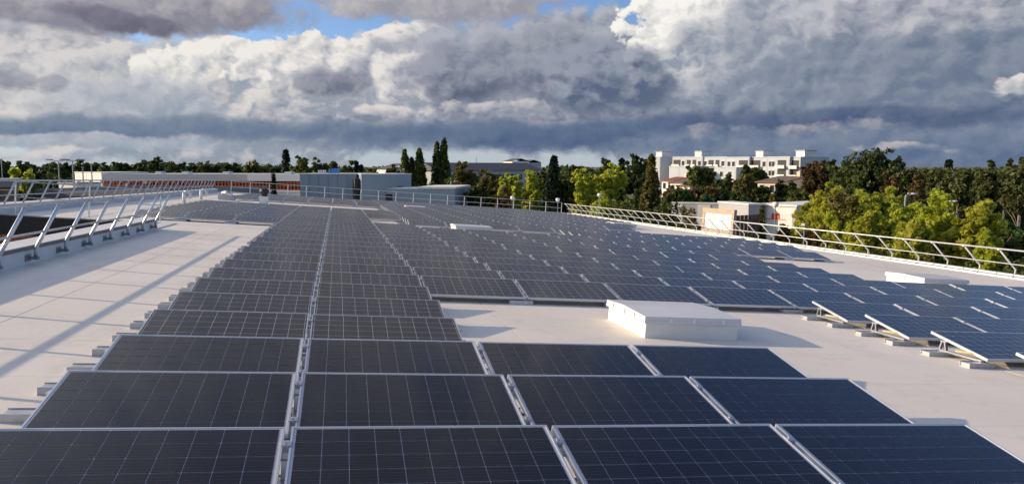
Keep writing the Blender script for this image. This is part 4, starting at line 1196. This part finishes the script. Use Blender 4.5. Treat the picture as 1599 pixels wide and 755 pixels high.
for px, y, w, d, mt, k, lb in [(1200, 292, 44, 98, 'leaf_dark', 'ragged', 'dark low tree in front of the beige house, left of two'), (1248, 292, 50, 92, 'leaf_mid', 'round', 'green low tree right of the beige house'),
                               (1140, 282, 40, 118, 'leaf_dark', 'round', 'dark tree filling the gap left of the willow'), (1062, 296, 60, 108, 'leaf_mid', 'ragged', 'mid green tree in front of the small red-roofed houses'), (575, 268, 34, 130, 'leaf_olive', 'round', 'low olive tree peeping between the two plant blocks'),
                               (755, 274, 46, 110, 'leaf_dark', 'ragged', 'dark tree filling the space below the long slate roof'), (880, 270, 60, 110, 'leaf_mid', 'ragged', 'mid green tree behind the big dark fir'), (930, 272, 60, 112, 'leaf_mid', 'round', 'mid green tree behind the yellow-green pair'), (1155, 296, 56, 88, 'leaf_dark', 'shrub', 'dark shrub right behind the round tank')]:
    tree('bush' if k == 'shrub' else 'tree', k, px, y, w, d, mt, lb, 90, 40, max(0.22, d * 0.0036), cat='bush' if k == 'shrub' else 'tree')
for px, y, w, d, mt, lb in [(1470, 272, 90, 122, 'leaf_mid', 'full green tree deep in the right-hand wood, left of three'), (1530, 270, 90, 120, 'leaf_wood', 'full green tree deep in the right-hand wood, middle of three'), (1590, 268, 90, 118, 'leaf_mid', 'full green tree deep in the right-hand wood, right of three'),
                            (1318, 262, 80, 100, 'leaf_mid', 'green tree filling the space left below the highest crown'), (1420, 262, 80, 104, 'leaf_wood', 'olive-green tree filling the space right below the highest crown'), (715, 268, 44, 125, 'leaf_mid', 'green tree beside the foot of the tallest poplars'), (846, 268, 44, 110, 'leaf_mid', 'green tree just left behind the big dark fir')]:
    tree('tree', 'round', px, y, w, d, mt, lb, 100, 40, max(0.22, d * 0.0034))
# woodland on the right with bare lower trunks
for i, (px, y, w, d, mt, k) in enumerate([(1452, 262, 60, 100, 'leaf_wood', 'tall'), (1474, 262, 56, 92, 'leaf_wood', 'tall'), (1500, 264, 60, 86, 'leaf_wood', 'tall'), (1522, 262, 56, 88, 'leaf_wood', 'tall'), (1548, 250, 52, 110, 'leaf_dark', 'ragged'),
                                          (1545, 266, 56, 78, 'leaf_wood', 'tall'), (1578, 249, 40, 104, 'leaf_dark', 'conifer'), (1572, 262, 60, 80, 'leaf_wood', 'tall'), (1597, 246, 40, 100, 'leaf_dark', 'conifer'), (1598, 258, 60, 74, 'leaf_wood', 'tall'), (1625, 250, 70, 84, 'leaf_dark', 'tall')]):
    tree('tree', k, px, y, w, d, mt, f'{"bare-trunked" if k == "tall" else "dark"} tree of the right-hand wood, {ORD[i + 1]} from the left', 60, 34, 0.34, bark='bark_pale', group='trees of the wood on the right')
for i, (px, y, w, d, mt) in enumerate([(1450, 300, 80, 120, 'leaf_dark'), (1505, 300, 90, 118, 'leaf_dark'), (1560, 298, 90, 116, 'leaf_dark'), (1610, 296, 90, 112, 'leaf_dark'), (1545, 338, 60, 66, 'leaf_dark'), (1580, 345, 60, 60, 'leaf_green'), (1600, 362, 60, 46, 'leaf_mid'), (1560, 372, 60, 44, 'leaf_mid')]):
    tree('bush', 'shrub', px, y, w, d, mt, f'undergrowth bush of the right-hand wood, {ORD[i + 1]} of eight', 80, 40, 0.30, cat='bush', group='undergrowth of the wood on the right')
# the sunlit yellow-green trees close behind the right rail
for px, y, w, d, mt, k, lb in [(1290, 285, 120, 50, 'leaf_yellow', 'ragged', 'yellow-olive tree right of the hall with the red square'), (1325, 302, 90, 45, 'leaf_olive', 'round', 'olive tree behind the rail, second of the yellow trees'), (1366, 292, 120, 48, 'leaf_lime', 'ragged', 'yellow-green tree in the middle of the sunlit row'), (1352, 330, 90, 40, 'leaf_yellow', 'round', 'low yellow-green tree right behind the leaning rail'),
                               (1408, 318, 90, 40, 'leaf_lime', 'round', 'lime-green tree left of the brightest yellow tree'), (1468, 294, 150, 42, 'leaf_lime', 'ragged', 'brightest yellow-green tree behind the right guard rail'), (1512, 312, 120, 40, 'leaf_yellow', 'ragged', 'yellow tree sloping down right of the brightest one'), (1545, 346, 80, 38, 'leaf_lime', 'round', 'low yellow-green tree at the right end of the sunlit row'),
                               (1432, 345, 120, 36, 'leaf_yellow', 'round', 'low wide yellow-green crown just above the rail'), (1260, 312, 50, 60, 'leaf_yellow', 'ragged', 'small yellow-olive tree against the right end of the hall'), (1335, 318, 90, 44, 'leaf_lime', 'round', 'lime-green tree low between the olive and the middle yellow tree'), (1412, 306, 90, 50, 'leaf_mid', 'round', 'mid green tree at the foot of the street lamp'), (1440, 314, 100, 46, 'leaf_lime', 'ragged', 'yellow-green tree just left behind the brightest one'), (1575, 360, 70, 38, 'leaf_mid', 'round', 'green rounded tree past the end of the sunlit row')]:
    tree('tree', k, px, y, w, d, mt, lb, 200, 92, 0.16)
tree('conifer_tree', 'conifer', 1190, 322, 34, 52, 'leaf_olive', 'small golden cone-shaped conifer before the white hall', 70, 40, 0.16)
for px, y, w, d, mt, lb in [(1170, 361, 60, 48, 'leaf_green', 'bright green bush behind the rail below the brown fence'), (1222, 348, 46, 50, 'leaf_olive', 'rounded olive bush below the red square'), (1262, 358, 60, 46, 'leaf_rust', 'reddish bush behind the rail right of the lamp post'), (1300, 372, 70, 42, 'leaf_olive', 'olive bush low behind the leaning posts'), (1345, 380, 80, 38, 'leaf_yellow', 'yellowish bush low behind the leaning posts'),
                            (1398, 388, 80, 36, 'leaf_mid', 'green bush low behind the leaning posts at right'), (1455, 400, 90, 34, 'leaf_olive', 'olive bush under the brightest yellow tree'), (1520, 405, 90, 32, 'leaf_dark', 'dark bush at the lower right behind the rail'), (1590, 400, 90, 32, 'leaf_mid', 'green bush at the right edge behind the rail')]:
    tree('bush', 'shrub', px, y, w, d, mt, lb, 110, 46, 0.17, cat='bush')
# wooded ridge on the skyline
r = np.random.default_rng(5)
cen, rad = [], []
for px in np.arange(-250, 1900, 7.0):
    y = 261.5 + 1.5 * math.sin(px * 0.013) + r.normal() * 0.8 if px < 460 else 264.0 + r.normal() * 0.8
    if px > 1380: y = 267 + r.normal() * 0.8
    for _ in range(3):
        dd = 520 + 200 * r.random(); q = at(px + r.normal() * 4, y, dd)
        z = GZ + (q.z - GZ) * (0.35 + 0.65 * r.random()); cen.append((q.x, q.y, z)); rad.append(3.0 + 2.5 * r.random())
ridge = link('distant_wood', leaf_mesh('distant_wood', cen, rad, 26, 2.6, 'leaf_dark', r, 0.7, 0.0, False))
tag(ridge, 'distant dark green woods along the skyline', 'woods', kind='stuff')
